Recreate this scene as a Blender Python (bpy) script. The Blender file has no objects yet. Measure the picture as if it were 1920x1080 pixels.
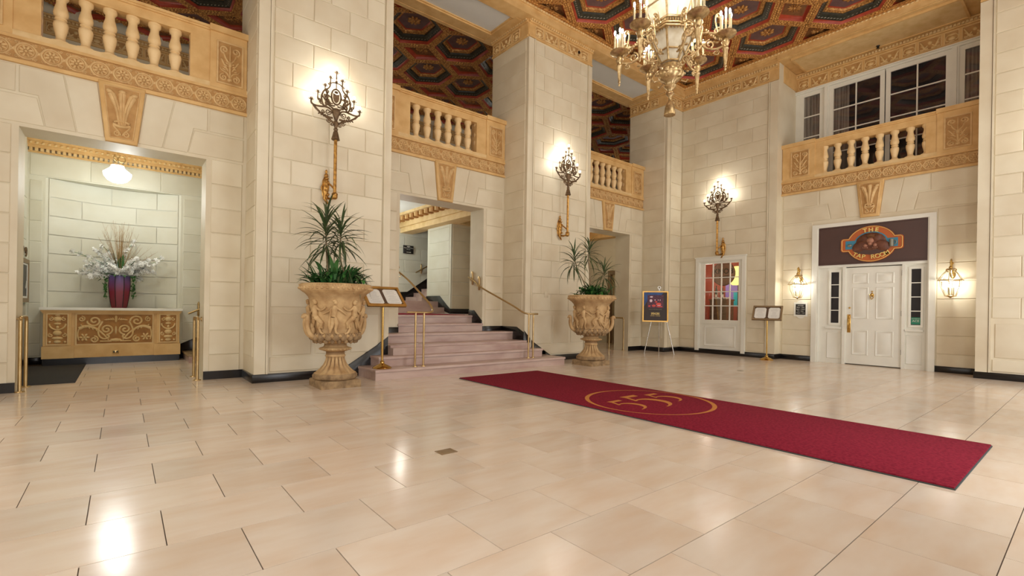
import bpy, math, random
from mathutils import Matrix, Vector
C = bpy.context.scene.collection
PI = math.pi
cos, sin = math.cos, math.sin
random.seed(7)

# ---------------------------------------------------------------- camera, world, exposure
def make_camera():
    yaw, roll = math.radians(50.975), 0.0162215
    F = Vector((cos(yaw), sin(yaw), 0)); R = Vector((sin(yaw), -cos(yaw), 0)); U = Vector((0, 0, 1))
    cx = R*cos(roll) + U*sin(roll); cy = -R*sin(roll) + U*cos(roll)
    m = Matrix((cx, cy, -F)).transposed().to_4x4()
    m.translation = (-0.016, 0.014, 1.0975)
    cd = bpy.data.cameras.new('camera'); cd.sensor_width = 36; cd.sensor_fit = 'HORIZONTAL'
    cd.lens = 897.36*36/1920; cd.shift_x = (960-956.54)/1920; cd.shift_y = (579.47-540)/1920
    cd.clip_start = 0.05; cd.clip_end = 100
    co = bpy.data.objects.new('camera', cd); co.matrix_world = m
    C.objects.link(co); bpy.context.scene.camera = co
make_camera()
w = bpy.data.worlds.new('world'); bpy.context.scene.world = w; w.use_nodes = True
w.node_tree.nodes['Background'].inputs[0].default_value = (0.9, 0.85, 0.78, 1)
w.node_tree.nodes['Background'].inputs[1].default_value = 0.4
vs = bpy.context.scene.view_settings
vs.view_transform = 'Standard'; vs.look = 'None'; vs.gamma = 1; vs.use_curve_mapping = False
vs.exposure = 0.25
bpy.context.scene.cycles.max_bounces = 8
bpy.context.scene.cycles.sample_clamp_indirect = 4

def light(name, loc, e, col=(1, .88, .72), kind='POINT', size=.05, rot=None, sy=None, parent=None):
    l = bpy.data.lights.new(name, kind); l.energy = e; l.color = col
    if kind == 'POINT': l.shadow_soft_size = size
    if kind == 'AREA':
        l.shape = 'RECTANGLE'; l.size = size; l.size_y = sy or size
    o = bpy.data.objects.new(name, l); o.location = loc
    if rot: o.rotation_euler = rot
    o['kind'] = 'helper'
    C.objects.link(o)
    if parent: o.parent = parent
    return o
WARM = (1.0, .94, .85)
# fill added at the inferred entrance doors and at made-up windows behind the camera
for x in (-0.1, 4.9, 9.9):
    light('entrance_fill', (x, -1.05, 1.75), 72, (.95, .97, 1), 'AREA', 1.9, (math.radians(90), 0, 0), 2.8)
    light('near_gallery_fill', (x, -1.05, 5.6), 50, (1, .95, .86), 'AREA', 2.6, (math.radians(90), 0, 0), 1.9)
for y in (1.2, 5.2):
    light('side_fill', (-2.15, y, 2.6), 46, (1, .97, .93), 'AREA', 1.6, (math.radians(90), 0, math.radians(-90)), 3.2)
for x in (-0.1, 4.9, 9.9):      # unseen fill for the gallery, no wall lamps there
    light('gallery_fill', (x, 12.4, 6.2), 12, WARM, size=.15)
light('gallery_fill', (15.5, 12.2, 6.2), 10, WARM, size=.15)
light('niche_fill', (0.0, 9.8, 2.9), 20, (.97, 1, .96), size=.12)  # extra unseen fill for the niche, apart from its pendant
light('hall_fill', (5.0, 10.2, 2.5), 14, (1, .95, .85), size=.12)  # unseen point light for the hall, without a fitting
light('stair_light', (8.0, 12.2, 3.9), 95, (.92, 1, 1), size=.12)
light('stair_light', (4.9, 12.0, 3.0), 42, (.93, 1, .98), size=.12)  # unseen light added to brighten the rear of the hall
light('corridor_fill', (11.2, 10.1, 3.1), 16, (1, .93, .8), size=.12)  # both corridor lights are unseen and have no fitting
light('corridor_fill', (13.0, 10.2, 2.6), 12, (1, .85, .5), size=.12)

# ---------------------------------------------------------------- materials
def s2l(c):
    c = c/255
    return c/12.92 if c <= .04045 else ((c+.055)/1.055)**2.4
def L(r, g, b): return (s2l(r), s2l(g), s2l(b), 1)
def mat(name, col, rough=.5, metal=0, var=.06, scale=3, col2=None, bump=0, bscale=40, rnd=0, emit=0, spec=.5, detail=3, stretch=None, coat=0, cav=None):
    m = bpy.data.materials.new(name); m.use_nodes = True
    nt = m.node_tree; N = nt.nodes; K = nt.links; b = N['Principled BSDF']
    b.inputs['Roughness'].default_value = rough; b.inputs['Metallic'].default_value = metal
    b.inputs['Specular IOR Level'].default_value = spec
    if coat: b.inputs['Coat Weight'].default_value = coat; b.inputs['Coat Roughness'].default_value = .05
    tc = N.new('ShaderNodeTexCoord'); mp = N.new('ShaderNodeMapping'); K.new(tc.outputs['Object'], mp.inputs[0])
    if stretch: mp.inputs['Scale'].default_value = stretch
    ns = N.new('ShaderNodeTexNoise'); ns.inputs['Scale'].default_value = scale; ns.inputs['Detail'].default_value = detail
    K.new(mp.outputs[0], ns.inputs['Vector'])
    oi = N.new('ShaderNodeObjectInfo')
    if rnd:
        va = N.new('ShaderNodeVectorMath'); va.operation = 'SCALE'; K.new(oi.outputs['Random'], va.inputs['Scale'])
        va.inputs[0].default_value = (17, 31, 11)
        K.new(va.outputs[0], mp.inputs['Location'])
    mx = N.new('ShaderNodeMix'); mx.data_type = 'RGBA'
    c2 = col2 if col2 else tuple(max(0, x*(1-var*2.5)) for x in col[:3])+(1,)
    mx.inputs[6].default_value = col; mx.inputs[7].default_value = c2
    rp = N.new('ShaderNodeMapRange'); rp.inputs[1].default_value = .35; rp.inputs[2].default_value = .7
    K.new(ns.outputs['Fac'], rp.inputs[0]); K.new(rp.outputs[0], mx.inputs[0])
    out = mx.outputs[2]
    if cav:      # darker in the hollows of the carving
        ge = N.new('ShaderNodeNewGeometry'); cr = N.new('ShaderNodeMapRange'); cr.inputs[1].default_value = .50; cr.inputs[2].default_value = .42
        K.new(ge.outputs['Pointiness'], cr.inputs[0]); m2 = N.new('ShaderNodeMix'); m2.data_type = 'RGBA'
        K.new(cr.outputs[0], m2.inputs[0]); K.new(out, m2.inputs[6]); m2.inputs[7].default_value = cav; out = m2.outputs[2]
    if rnd:
        hs = N.new('ShaderNodeHueSaturation'); K.new(out, hs.inputs['Color'])
        mr = N.new('ShaderNodeMapRange'); mr.inputs[3].default_value = 1-rnd; mr.inputs[4].default_value = 1+rnd
        K.new(oi.outputs['Random'], mr.inputs[0]); K.new(mr.outputs[0], hs.inputs['Value'])
        out = hs.outputs[0]
    K.new(out, b.inputs['Base Color'])
    if emit:
        K.new(out, b.inputs['Emission Color']); b.inputs['Emission Strength'].default_value = emit
    if bump:
        nb = N.new('ShaderNodeTexNoise'); nb.inputs['Scale'].default_value = bscale; nb.inputs['Detail'].default_value = 4
        K.new(mp.outputs[0], nb.inputs['Vector'])
        bp = N.new('ShaderNodeBump'); bp.inputs['Strength'].default_value = bump; bp.inputs['Distance'].default_value = .01
        K.new(nb.outputs['Fac'], bp.inputs['Height']); K.new(bp.outputs[0], b.inputs['Normal'])
    return m
def emis(name, col, s):
    m = bpy.data.materials.new(name); m.use_nodes = True; nt = m.node_tree
    nt.nodes.remove(nt.nodes['Principled BSDF'])
    e = nt.nodes.new('ShaderNodeEmission'); e.inputs[0].default_value = col; e.inputs[1].default_value = s
    nt.links.new(e.outputs[0], nt.nodes['Material Output'].inputs[0]); return m
def glass(name, tint=(1, 1, 1, 1), gl=.12, rough=.02):
    m = bpy.data.materials.new(name); m.use_nodes = True; nt = m.node_tree
    nt.nodes.remove(nt.nodes['Principled BSDF'])
    t = nt.nodes.new('ShaderNodeBsdfTransparent'); t.inputs[0].default_value = tint
    g = nt.nodes.new('ShaderNodeBsdfGlossy'); g.inputs['Roughness'].default_value = rough
    x = nt.nodes.new('ShaderNodeMixShader'); x.inputs[0].default_value = gl
    nt.links.new(t.outputs[0], x.inputs[1]); nt.links.new(g.outputs[0], x.inputs[2])
    nt.links.new(x.outputs[0], nt.nodes['Material Output'].inputs[0]); return m

M = {}
M['cream'] = mat('cream_wall_paint', L(223, 213, 188), .55, var=.05, scale=1.6, rnd=.025, bump=.06, bscale=9, col2=L(211, 197, 169))
M['cream_n'] = mat('cream_paint_green_cast', L(216, 214, 198), .55, var=.05, scale=1.6, rnd=.025, col2=L(206, 202, 182))  # cream paint with the greenish cast of the light put into its colour
M['tan'] = mat('ochre_plaster', L(222, 184, 124), .6, scale=5, col2=L(206, 163, 102), bump=.1, bscale=25)
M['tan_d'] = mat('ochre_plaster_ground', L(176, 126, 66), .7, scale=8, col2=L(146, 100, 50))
M['tan_l'] = mat('light_ochre_plaster', L(226, 196, 144), .6, scale=6, col2=L(212, 178, 120), bump=.1, bscale=30)
M['relief'] = mat('relief_plaster', L(222, 188, 134), .65, scale=8, col2=L(196, 158, 106), bump=.1, bscale=30)
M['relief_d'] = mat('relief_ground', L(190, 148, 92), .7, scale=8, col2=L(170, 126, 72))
M['baluster'] = mat('baluster_plaster', L(236, 206, 156), .55, scale=6, col2=L(224, 190, 134))
M['white'] = mat('white_paint', L(232, 230, 218), .4, scale=4, var=.02)
M['soffit'] = mat('flat_white_plaster', L(222, 222, 216), .7, scale=2, var=.02)
M['black'] = mat('black_marble', L(24, 20, 20), .25, scale=6, var=.1)
M['tile'] = mat('travertine_tile', L(219, 205, 188), .17, scale=2.2, rnd=.07, col2=L(212, 190, 167), stretch=(1, 3, 1), bump=.018, bscale=7, spec=.55)
M['grout'] = mat('dark_grout', L(92, 74, 58), .6)
M['stair'] = mat('mauve_marble', L(196, 172, 160), .35, scale=2, col2=L(172, 142, 132), stretch=(1, 3, 3), rnd=.03)
M['carpet'] = mat('crimson_carpet', L(148, 40, 58), .95, scale=45, col2=L(120, 26, 44), bump=.7, bscale=260, spec=.1)
M['carpet_gold'] = mat('gold_carpet_pile', L(205, 135, 72), .95, scale=90, var=.08, spec=.1)
M['rubber'] = mat('dark_rubber', L(60, 66, 64), .8)
M['mat_d'] = mat('dark_door_mat', L(48, 46, 44), .9, scale=80, bump=.3, bscale=200)
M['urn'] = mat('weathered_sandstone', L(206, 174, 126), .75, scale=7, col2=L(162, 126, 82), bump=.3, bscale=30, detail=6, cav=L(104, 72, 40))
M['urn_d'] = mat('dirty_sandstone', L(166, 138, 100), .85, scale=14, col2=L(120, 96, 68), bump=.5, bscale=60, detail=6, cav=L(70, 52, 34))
M['brass'] = mat('polished_brass', L(206, 168, 96), .2, 1, var=.05)
M['brass_d'] = mat('aged_brass', L(202, 176, 128), .3, .9, scale=6, col2=L(184, 154, 104))
M['bronze'] = mat('dark_bronze', L(126, 102, 74), .5, .5, scale=20, col2=L(90, 70, 50))
M['lines'] = mat('faint_print', L(186, 184, 178), .7)
M['goldframe'] = mat('gold_frame', L(224, 180, 104), .32, .75, scale=4, col2=L(204, 156, 80))
M['giltbrass'] = mat('gilt_brass', L(206, 180, 134), .3, .8, scale=30, col2=L(162, 134, 92), cav=L(84, 62, 38))
M['gold'] = mat('ceiling_gilding', L(214, 160, 88), .4, .35, scale=26, col2=L(140, 84, 36), bump=.9, bscale=60)
M['red'] = mat('ceiling_red_paint', L(172, 66, 38), .45, scale=8, col2=L(146, 48, 28))
M['dgreen'] = mat('ceiling_green_paint', L(62, 62, 50), .35, scale=12, col2=L(36, 36, 30), bump=.4, bscale=60)
M['silver'] = mat('ceiling_silvering', L(140, 138, 124), .35, .4)
M['purple'] = mat('ceiling_mauve_paint', L(112, 84, 84), .5, scale=5, col2=L(92, 66, 66))
M['brown'] = mat('ceiling_brown_paint', L(134, 92, 52), .5, scale=12, col2=L(108, 66, 34))
M['sign'] = mat('oxblood_sign_board', L(78, 52, 46), .4, var=.03)
M['orange'] = mat('orange_sign_paint', L(190, 98, 44), .5, var=.05)
M['blue'] = mat('blue_sign_paint', L(62, 138, 168), .5, var=.05)
M['furb'] = mat('brown_sign_paint', L(112, 66, 44), .6, scale=14, col2=L(82, 46, 32))
M['furl'] = mat('light_brown_sign_paint', L(168, 116, 92), .6, var=.1)
M['yellow'] = mat('gold_lettering', L(236, 206, 120), .4, var=.03)
M['pane_d'] = mat('dark_window_interior', L(30, 25, 28), .6, var=.15, scale=5)
M['glass'] = glass('clear_glass', (.97, .99, .98, 1), .1)
M['wglass'] = glass('window_glass', (.85, .85, .87, 1), .06)
M['frost'] = mat('frosted_lantern_glass', L(206, 198, 178), .4, scale=9, col2=L(180, 164, 134), emit=.12)
M['bulb'] = emis('lit_bulb', (1, .93, .82, 1), 26)
M['gilt'] = mat('antique_gilt', L(206, 158, 84), .35, .75, scale=24, col2=L(132, 88, 36), bump=.3)
M['globe'] = emis('lit_globe', (.95, 1, .97, 1), 4.5)
M['candle'] = mat('candle_sleeve', L(206, 190, 150), .5, var=.03)
M['curtain'] = mat('net_curtain', L(176, 166, 148), .9, scale=26, col2=L(96, 86, 76), stretch=(1, .02, 1))
M['leaf'] = mat('dark_green_leaf', L(62, 108, 54), .45, scale=6, col2=L(36, 78, 36), rnd=.3)
M['leaf2'] = mat('fresh_green_leaf', L(64, 122, 52), .4, scale=8, col2=L(38, 92, 36), rnd=.3)
M['drac'] = mat('dracaena_leaf', L(82, 94, 58), .45, scale=6, col2=L(50, 74, 38), rnd=.3)
M['stem'] = mat('woody_stem', L(146, 126, 96), .8, scale=30, col2=L(110, 92, 66))
M['soil'] = mat('potting_soil', L(48, 36, 28), .95, bump=.6)
M['vase'] = mat('glazed_vase_red', L(120, 34, 44), .42, scale=2)
M['petal'] = mat('white_petal', L(244, 244, 240), .5, var=.03)
M['twig'] = mat('dry_twig', L(170, 138, 96), .8, var=.1)
M['paper'] = mat('menu_paper', L(232, 230, 222), .7, var=.02)
M['menu_d'] = mat('menu_holder_strip', L(92, 70, 54), .6)
M['chrome'] = mat('chrome', L(200, 196, 188), .2, 1, var=.03)
M['poster_d'] = mat('dark_poster_print', L(52, 36, 32), .5, var=.05)
M['poster_b'] = mat('blue_poster_print', L(44, 92, 160), .5, scale=6, col2=L(36, 52, 104))
M['photo'] = mat('interior_photo_print', L(108, 46, 62), .5, scale=24, col2=L(42, 34, 66))
M['photo_r'] = mat('red_print', L(226, 84, 74), .5)
M['photo_w'] = mat('pale_print', L(240, 214, 226), .5)
M['signblk'] = mat('black_sign_plate', L(36, 34, 34), .4)
M['signtxt'] = mat('white_sign_print', L(215, 212, 200), .6)
M['terracotta'] = mat('terracotta_paint', L(176, 90, 70), .7, scale=3)
M['wood'] = mat('weathered_oak', L(134, 104, 76), .6, scale=6, col2=L(98, 72, 50), stretch=(1, 1, 8))
M['discwood'] = mat('barrel_head_wood', L(150, 118, 98), .6, scale=4, col2=L(122, 92, 74), stretch=(1, 1, 6))
M['shade'] = mat('lit_lamp_shade', L(246, 224, 130), .7, emit=1.6)
M['teal'] = mat('teal_screen', L(20, 150, 150), .5, emit=.6)
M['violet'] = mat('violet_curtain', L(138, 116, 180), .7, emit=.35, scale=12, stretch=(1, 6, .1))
M['bottle'] = mat('dark_green_bottle', L(24, 52, 36), .15)
M['doorbr'] = mat('brown_door_paint', L(140, 116, 84), .5)
M['green'] = mat('green_sticker', L(40, 130, 100), .5)
# vase: blue-violet glaze at the rim running into red towards the foot
def vase_mat():
    m = M['vase']; nt = m.node_tree; N = nt.nodes; K = nt.links
    tc = N.new('ShaderNodeTexCoord'); sp = N.new('ShaderNodeSeparateXYZ'); K.new(tc.outputs['Object'], sp.inputs[0])
    r = N.new('ShaderNodeValToRGB'); mr = N.new('ShaderNodeMapRange'); mr.inputs[1].default_value = 0; mr.inputs[2].default_value = .6
    K.new(sp.outputs['Z'], mr.inputs[0]); K.new(mr.outputs[0], r.inputs[0])
    r.color_ramp.elements[0].color = L(104, 20, 26); r.color_ramp.elements[1].color = L(96, 82, 150)
    e = r.color_ramp.elements.new(.5); e.color = L(128, 38, 58)
    K.new(r.outputs[0], N['Principled BSDF'].inputs['Base Color'])
vase_mat()

# ---------------------------------------------------------------- helpers
I4 = Matrix.Identity(4)
def frame(ax, ay, az, o=(0, 0, 0)):
    m = Matrix((Vector(ax), Vector(ay), Vector(az))).transposed().to_4x4(); m.translation = o; return m
def ML(x, y, z): return frame((1, 0, 0), (0, 0, 1), (0, -1, 0), (x, y, z))     # faces the room from the stair side
def MR(x, y, z): return frame((0, -1, 0), (0, 0, 1), (-1, 0, 0), (x, y, z))    # faces -X
def MS(x, y, z): return frame((0, 1, 0), (0, 0, 1), (1, 0, 0), (x, y, z))      # faces +X
def MN(x, y, z): return frame((-1, 0, 0), (0, 0, 1), (0, 1, 0), (x, y, z))     # faces +Y
def MC(x, y, z): return frame((1, 0, 0), (0, -1, 0), (0, 0, -1), (x, y, z))    # faces down
def T(x, y, z=0): return Matrix.Translation((x, y, z))
def RZ(a): return Matrix.Rotation(a, 4, 'Z')
def RX(a): return Matrix.Rotation(a, 4, 'X')
def RY(a): return Matrix.Rotation(a, 4, 'Y')
def SC(x, y=None, z=None):
    y = x if y is None else y; z = x if z is None else z
    return Matrix.Diagonal((x, y, z, 1))
class MB:
    def __init__(s): s.v = []; s.f = []; s.m = []; s.X = I4; s.mi = 0
    def add(s, vs, fs, X=None):
        n = len(s.v); X = s.X @ X if X is not None else s.X
        if X is I4: s.v += [tuple(p) for p in vs]
        else: s.v += [tuple(X @ Vector(p)) for p in vs]
        s.f += [tuple(i+n for i in f) for f in fs]; s.m += [s.mi]*len(fs)
    def box(s, x0, x1, y0, y1, z0, z1, X=None):     # a hair larger each time so that overlapping boxes never share a plane
        e = (len(s.f)*7 % 31)*.00002; x0 -= e; y0 -= e; z0 -= e; x1 += e; y1 += e; z1 += e
        s.add([(x0, y0, z0), (x1, y0, z0), (x1, y1, z0), (x0, y1, z0), (x0, y0, z1), (x1, y0, z1), (x1, y1, z1), (x0, y1, z1)],
              [(0, 3, 2, 1), (4, 5, 6, 7), (0, 1, 5, 4), (1, 2, 6, 5), (2, 3, 7, 6), (3, 0, 4, 7)], X)
    def prism(s, poly, z0, z1, X=None):
        n = len(poly)
        s.add([(p[0], p[1], z0) for p in poly]+[(p[0], p[1], z1) for p in poly],
              [tuple(range(n))[::-1], tuple(range(n, 2*n))]+[(i, (i+1) % n, n+(i+1) % n, n+i) for i in range(n)], X)
    def slab(s, poly, z0, z1, c=.008, X=None):      # prism with a chamfered front edge
        n = len(poly); q = inset(poly, c)
        s.add([(p[0], p[1], z0) for p in poly]+[(p[0], p[1], z1-c) for p in poly]+[(p[0], p[1], z1) for p in q],
              [tuple(range(2*n, 3*n))]+[(i, (i+1) % n, n+(i+1) % n, n+i) for i in range(n)]+[(n+i, n+(i+1) % n, 2*n+(i+1) % n, 2*n+i) for i in range(n)], X)
    def rings(s, polys, X=None, cap=True):          # polys: list of (poly, z, material index of the band that follows)
        n = len(polys[0][0]); vs = []; 
        for p, z, _ in polys: vs += [(a[0], a[1], z) for a in p]
        base = len(s.v)
        s.add(vs, [], X)
        for k in range(len(polys)-1):
            for i in range(n):
                s.f.append((base+k*n+i, base+k*n+(i+1) % n, base+(k+1)*n+(i+1) % n, base+(k+1)*n+i)); s.m.append(polys[k][2])
        if cap:
            k = len(polys)-1; s.f.append(tuple(base+k*n+i for i in range(n))); s.m.append(polys[k][2])
    def lathe(s, prof, seg=20, X=None, cap=True, wob=None):
        vs = []; fs = []
        for k, (z, r) in enumerate(prof):
            for i in range(seg):
                a = 2*PI*i/seg; rr = r*(wob(a, z) if wob else 1)
                vs.append((rr*cos(a), rr*sin(a), z))
        for k in range(len(prof)-1):
            for i in range(seg):
                j = (i+1) % seg; fs.append((k*seg+i, k*seg+j, (k+1)*seg+j, (k+1)*seg+i))
        if cap: fs += [tuple(range(seg))[::-1], tuple((len(prof)-1)*seg+i for i in range(seg))]
        s.add(vs, fs, X)
    def tube(s, pts, r, seg=8, X=None, cap=True):   # r: number or list
        P = [Vector(p) for p in pts]; n = len(P)
        if not isinstance(r, (list, tuple)): r = [r]*n
        vs = []; fs = []; up = None
        for k in range(n):
            t = (P[min(k+1, n-1)]-P[max(k-1, 0)])
            if t.length < 1e-9: t = Vector((0, 0, 1))
            t.normalize()
            if up is None:
                up = Vector((0, 0, 1)) if abs(t.z) < .9 else Vector((1, 0, 0))
            a = (up - t*up.dot(t))
            if a.length < 1e-6: a = t.orthogonal()
            a.normalize(); up = a; b = t.cross(a)
            for i in range(seg):
                g = 2*PI*i/seg; vs.append(P[k]+a*(r[k]*cos(g))+b*(r[k]*sin(g)))
        for k in range(n-1):
            for i in range(seg):
                j = (i+1) % seg; fs.append((k*seg+i, k*seg+j, (k+1)*seg+j, (k+1)*seg+i))
        if cap: fs += [tuple(range(seg))[::-1], tuple((n-1)*seg+i for i in range(seg))]
        s.add(vs, fs, X)
    def ell(s, c, r, X=None, seg=10, ring=6):
        vs = [(c[0], c[1], c[2]-r[2])]; fs = []
        for k in range(1, ring):
            b = -PI/2+PI*k/ring
            for i in range(seg):
                a = 2*PI*i/seg; vs.append((c[0]+r[0]*cos(b)*cos(a), c[1]+r[1]*cos(b)*sin(a), c[2]+r[2]*sin(b)))
        vs.append((c[0], c[1], c[2]+r[2])); e = len(vs)-1
        for i in range(seg):
            j = (i+1) % seg; fs.append((0, 1+j, 1+i)); fs.append((e, e-seg+i, e-seg+j))
            for k in range(ring-2): fs.append((1+k*seg+i, 1+k*seg+j, 1+(k+1)*seg+j, 1+(k+1)*seg+i))
        s.add(vs, fs, X)
    def blob(s, x, y, rx, ry, h, rot=0, z=0, X=None, seg=8):   # low dome standing on a plane
        vs = []; fs = []
        for k, (q, u) in enumerate(((1, 0), (.82, .6), (.4, .93))):
            for i in range(seg):
                a = 2*PI*i/seg; px, py = q*rx*cos(a), q*ry*sin(a)
                vs.append((x+px*cos(rot)-py*sin(rot), y+px*sin(rot)+py*cos(rot), z+u*h))
        vs.append((x, y, z+h))
        for k in range(2):
            for i in range(seg): j = (i+1) % seg; fs.append((k*seg+i, k*seg+j, (k+1)*seg+j, (k+1)*seg+i))
        for i in range(seg): fs.append((2*seg+i, 2*seg+(i+1) % seg, 3*seg))
        s.add(vs, fs, X)
    def sweep(s, pts, w, h, z=0, X=None, taper=None):   # raised moulding along a line in the plane
        n = len(pts); vs = []; fs = []
        for k in range(n):
            a = pts[max(k-1, 0)]; b = pts[min(k+1, n-1)]
            dx, dy = b[0]-a[0], b[1]-a[1]; l = math.hypot(dx, dy) or 1; nx, ny = -dy/l, dx/l
            q = 1 if taper is None else taper[0]+(taper[1]-taper[0])*k/(n-1)
            for o, u in ((-1, 0), (-.7, .75), (0, 1), (.7, .75), (1, 0)):
                vs.append((pts[k][0]+nx*w*q*o, pts[k][1]+ny*w*q*o, z+h*u*(q*.5+.5)))
        for k in range(n-1):
            for i in range(4): fs.append((k*5+i+1, k*5+i, (k+1)*5+i, (k+1)*5+i+1))
        fs += [(0, 1, 2, 3, 4), tuple((n-1)*5+4-i for i in range(5))]
        s.add(vs, fs, X)
    def build(s, name, mats, parent=None, X=None, ang=53, smooth=True):
        me = bpy.data.meshes.new(name); me.from_pydata(s.v, [], s.f)
        if not isinstance(mats, (list, tuple)): mats = [mats]
        for m in mats: me.materials.append(M[m])
        me.polygons.foreach_set('material_index', s.m)
        if smooth:
            me.polygons.foreach_set('use_smooth', [True]*len(s.f)); me.set_sharp_from_angle(angle=math.radians(ang))
        me.update(); me.validate()
        return put(name, me, parent, X)
def put(name, me, parent=None, X=None):
    o = bpy.data.objects.new(name, me); C.objects.link(o)
    if parent is not None: o.parent = parent
    if X is not None: o.matrix_basis = X
    return o
def empty(name, X=None):
    o = bpy.data.objects.new(name, None); o.empty_display_size = .1; C.objects.link(o)
    if X is not None: o.matrix_basis = X
    return o
def tag(o, label, cat, group=None):
    o['label'] = label; o['category'] = cat
    if group: o['group'] = group
    return o
def thing(name, X, label, cat, group=None): return tag(empty(name, X), label, cat, group)
def struct(o): o['kind'] = 'structure'; return o
def kids(o): return [c for c in bpy.data.objects if c.parent == o]
def dup(o, X=None, label=None, parent=None, chmap=None):
    if chmap is None:
        chmap = {}
        for c in bpy.data.objects:
            if c.parent: chmap.setdefault(c.parent.name, []).append(c)
    c = o.copy(); C.objects.link(c)
    if parent is not None: c.parent = parent
    if X is not None: c.matrix_basis = X
    if label: c['label'] = label
    for ch in chmap.get(o.name, []): dup(ch, parent=c, chmap=chmap)
    return c
def inset(poly, d):
    n = len(poly); A = sum(poly[i][0]*poly[(i+1) % n][1]-poly[(i+1) % n][0]*poly[i][1] for i in range(n)); sg = 1 if A > 0 else -1
    out = []
    for i in range(n):
        p0, p1, p2 = poly[i-1], poly[i], poly[(i+1) % n]
        def nrm(a, b):
            dx, dy = b[0]-a[0], b[1]-a[1]; l = math.hypot(dx, dy) or 1; return (-dy/l*sg, dx/l*sg)
        n1, n2 = nrm(p0, p1), nrm(p1, p2); k = 1+n1[0]*n2[0]+n1[1]*n2[1]; k = max(k, .25)
        out.append((p1[0]+(n1[0]+n2[0])*d/k, p1[1]+(n1[1]+n2[1])*d/k))
    return out
def ccw(poly):
    n = len(poly); A = sum(poly[i][0]*poly[(i+1) % n][1]-poly[(i+1) % n][0]*poly[i][1] for i in range(n))
    return poly if A > 0 else poly[::-1]
def spiral(cx, cy, r0, r1, a0, turns, n=18):
    return [(cx+(r0+(r1-r0)*i/n)*cos(a0+turns*2*PI*i/n), cy+(r0+(r1-r0)*i/n)*sin(a0+turns*2*PI*i/n)) for i in range(n+1)]
def arc(cx, cy, r, a0, a1, n=12, ry=None):
    ry = ry or r
    return [(cx+r*cos(math.radians(a0+(a1-a0)*i/n)), cy+ry*sin(math.radians(a0+(a1-a0)*i/n))) for i in range(n+1)]
def bez(p0, p1, p2, p3, n=12):
    P = [Vector(p) for p in (p0, p1, p2, p3)]
    return [tuple(P[0]*(1-t)**3+P[1]*3*t*(1-t)**2+P[2]*3*t*t*(1-t)+P[3]*t**3) for t in (i/n for i in range(n+1))]
def text(name, s, size, X, m, parent=None, ext=.004, off=0, align='CENTER', sx=1, bold=0):
    c = bpy.data.curves.new(name, 'FONT'); c.body = s; c.size = size; c.extrude = ext; c.align_x = align; c.align_y = 'CENTER'
    c.offset = bold; c.resolution_u = 3
    c.materials.append(M[m]); o = bpy.data.objects.new(name, c); C.objects.link(o)
    if parent is not None: o.parent = parent
    me = bpy.data.meshes.new_from_object(o); bpy.data.objects.remove(o); bpy.data.curves.remove(c)
    if not me.materials: me.materials.append(M[m])
    return put(name, me, parent, X @ SC(sx, 1, 1))
def rect(x0, x1, y0, y1): return [(x0, y0), (x1, y0), (x1, y1), (x0, y1)]

# ================================================================ SETTING
PF, BF, BK = 7.47, 8.2, 8.69         # pillar fronts, bay wall, back of the wall
CR = .357                            # masonry course
ZC = 7.3                             # coffered ceiling
BAYS = [(-1.52, 1.42, -.05), (3.42, 6.40, 4.91), (8.33, 11.40, 9.865)]
PILS = [(-3.5, -1.52), (1.42, 3.42), (6.40, 8.33), (11.40, 12.16)]
OPW, OPZ = .955, 3.20

def block(poly, X, parent, name='stone_block', m='cream', d=.009):
    mb = MB(); mb.slab(ccw(inset(ccw(poly), .0055)), -.006, d, .006); return mb.build(name, m, parent, X, ang=20)
def courses(parent, X, x0, x1, z0, z1, ja, jb, m='cream', first=0):
    """running-bond ashlar between x0..x1; ja/jb: joint positions of odd and even courses"""
    k = 0; z = z0
    while z < z1-.02:
        zt = min(z+CR, z1); js = [x0]+[j for j in (ja if (k+first) % 2 == 0 else jb) if x0+.05 < j < x1-.05]+[x1]
        for a, b in zip(js[:-1], js[1:]): block(rect(a, b, z, zt), X, parent, m=m)
        z = zt; k += 1

# ---- floor: travertine tiles in running bond
fl = MB(); fl.box(-2.4, 13.2, -1.3, 14.2, -.12, -.006); floor = struct(fl.build('floor', 'grout'))
TW, TH = .5945, .478
rest = MB(); tm = {}
def visible_tile(x, y):
    return 0 < x*.629+y*.777 and abs((x*.777-y*.629)/(x*.629+y*.777+1e-6)) < 1.12
tiles = []
for r in range(-4, 27):
    y0 = .28+r*TH
    for c in range(-6, 24):
        x0 = (.1555 if r % 2 else .4525)+(c)*TW
        if r % 2 == 0: pass
        x1, y1 = x0+TW, y0+TH
        if x1 < -2.3 or x0 > 12.7 or y1 < -1.2 or y0 > 11.7: continue
        if y0 > 8.7 and not (-1.4 < x0 < 3.2 or x0 > 8.2): continue
        tiles.append((x0, y0))
tiles.sort(key=lambda t: (not visible_tile(t[0]+.3, t[1]+.24), math.hypot(*t)))
for k, (x0, y0) in enumerate(tiles):
    if k < 292:
        v = k % 4
        if v not in tm:
            mb = MB(); mb.prism(rect(.0024, TW-.0024, .0024, TH-.0024), -.02, 0); o = mb.build('tile', 'tile', floor, T(x0, y0)); tm[v] = o.data
        else: put('tile', tm[v], floor, T(x0, y0))
    else:
        rest.prism(rect(x0+.002, x0+TW-.002, y0+.002, y0+TH-.002), -.02, 0)
o = rest.build('far_tiles', 'tile', floor); o['kind'] = 'stuff'

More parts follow.
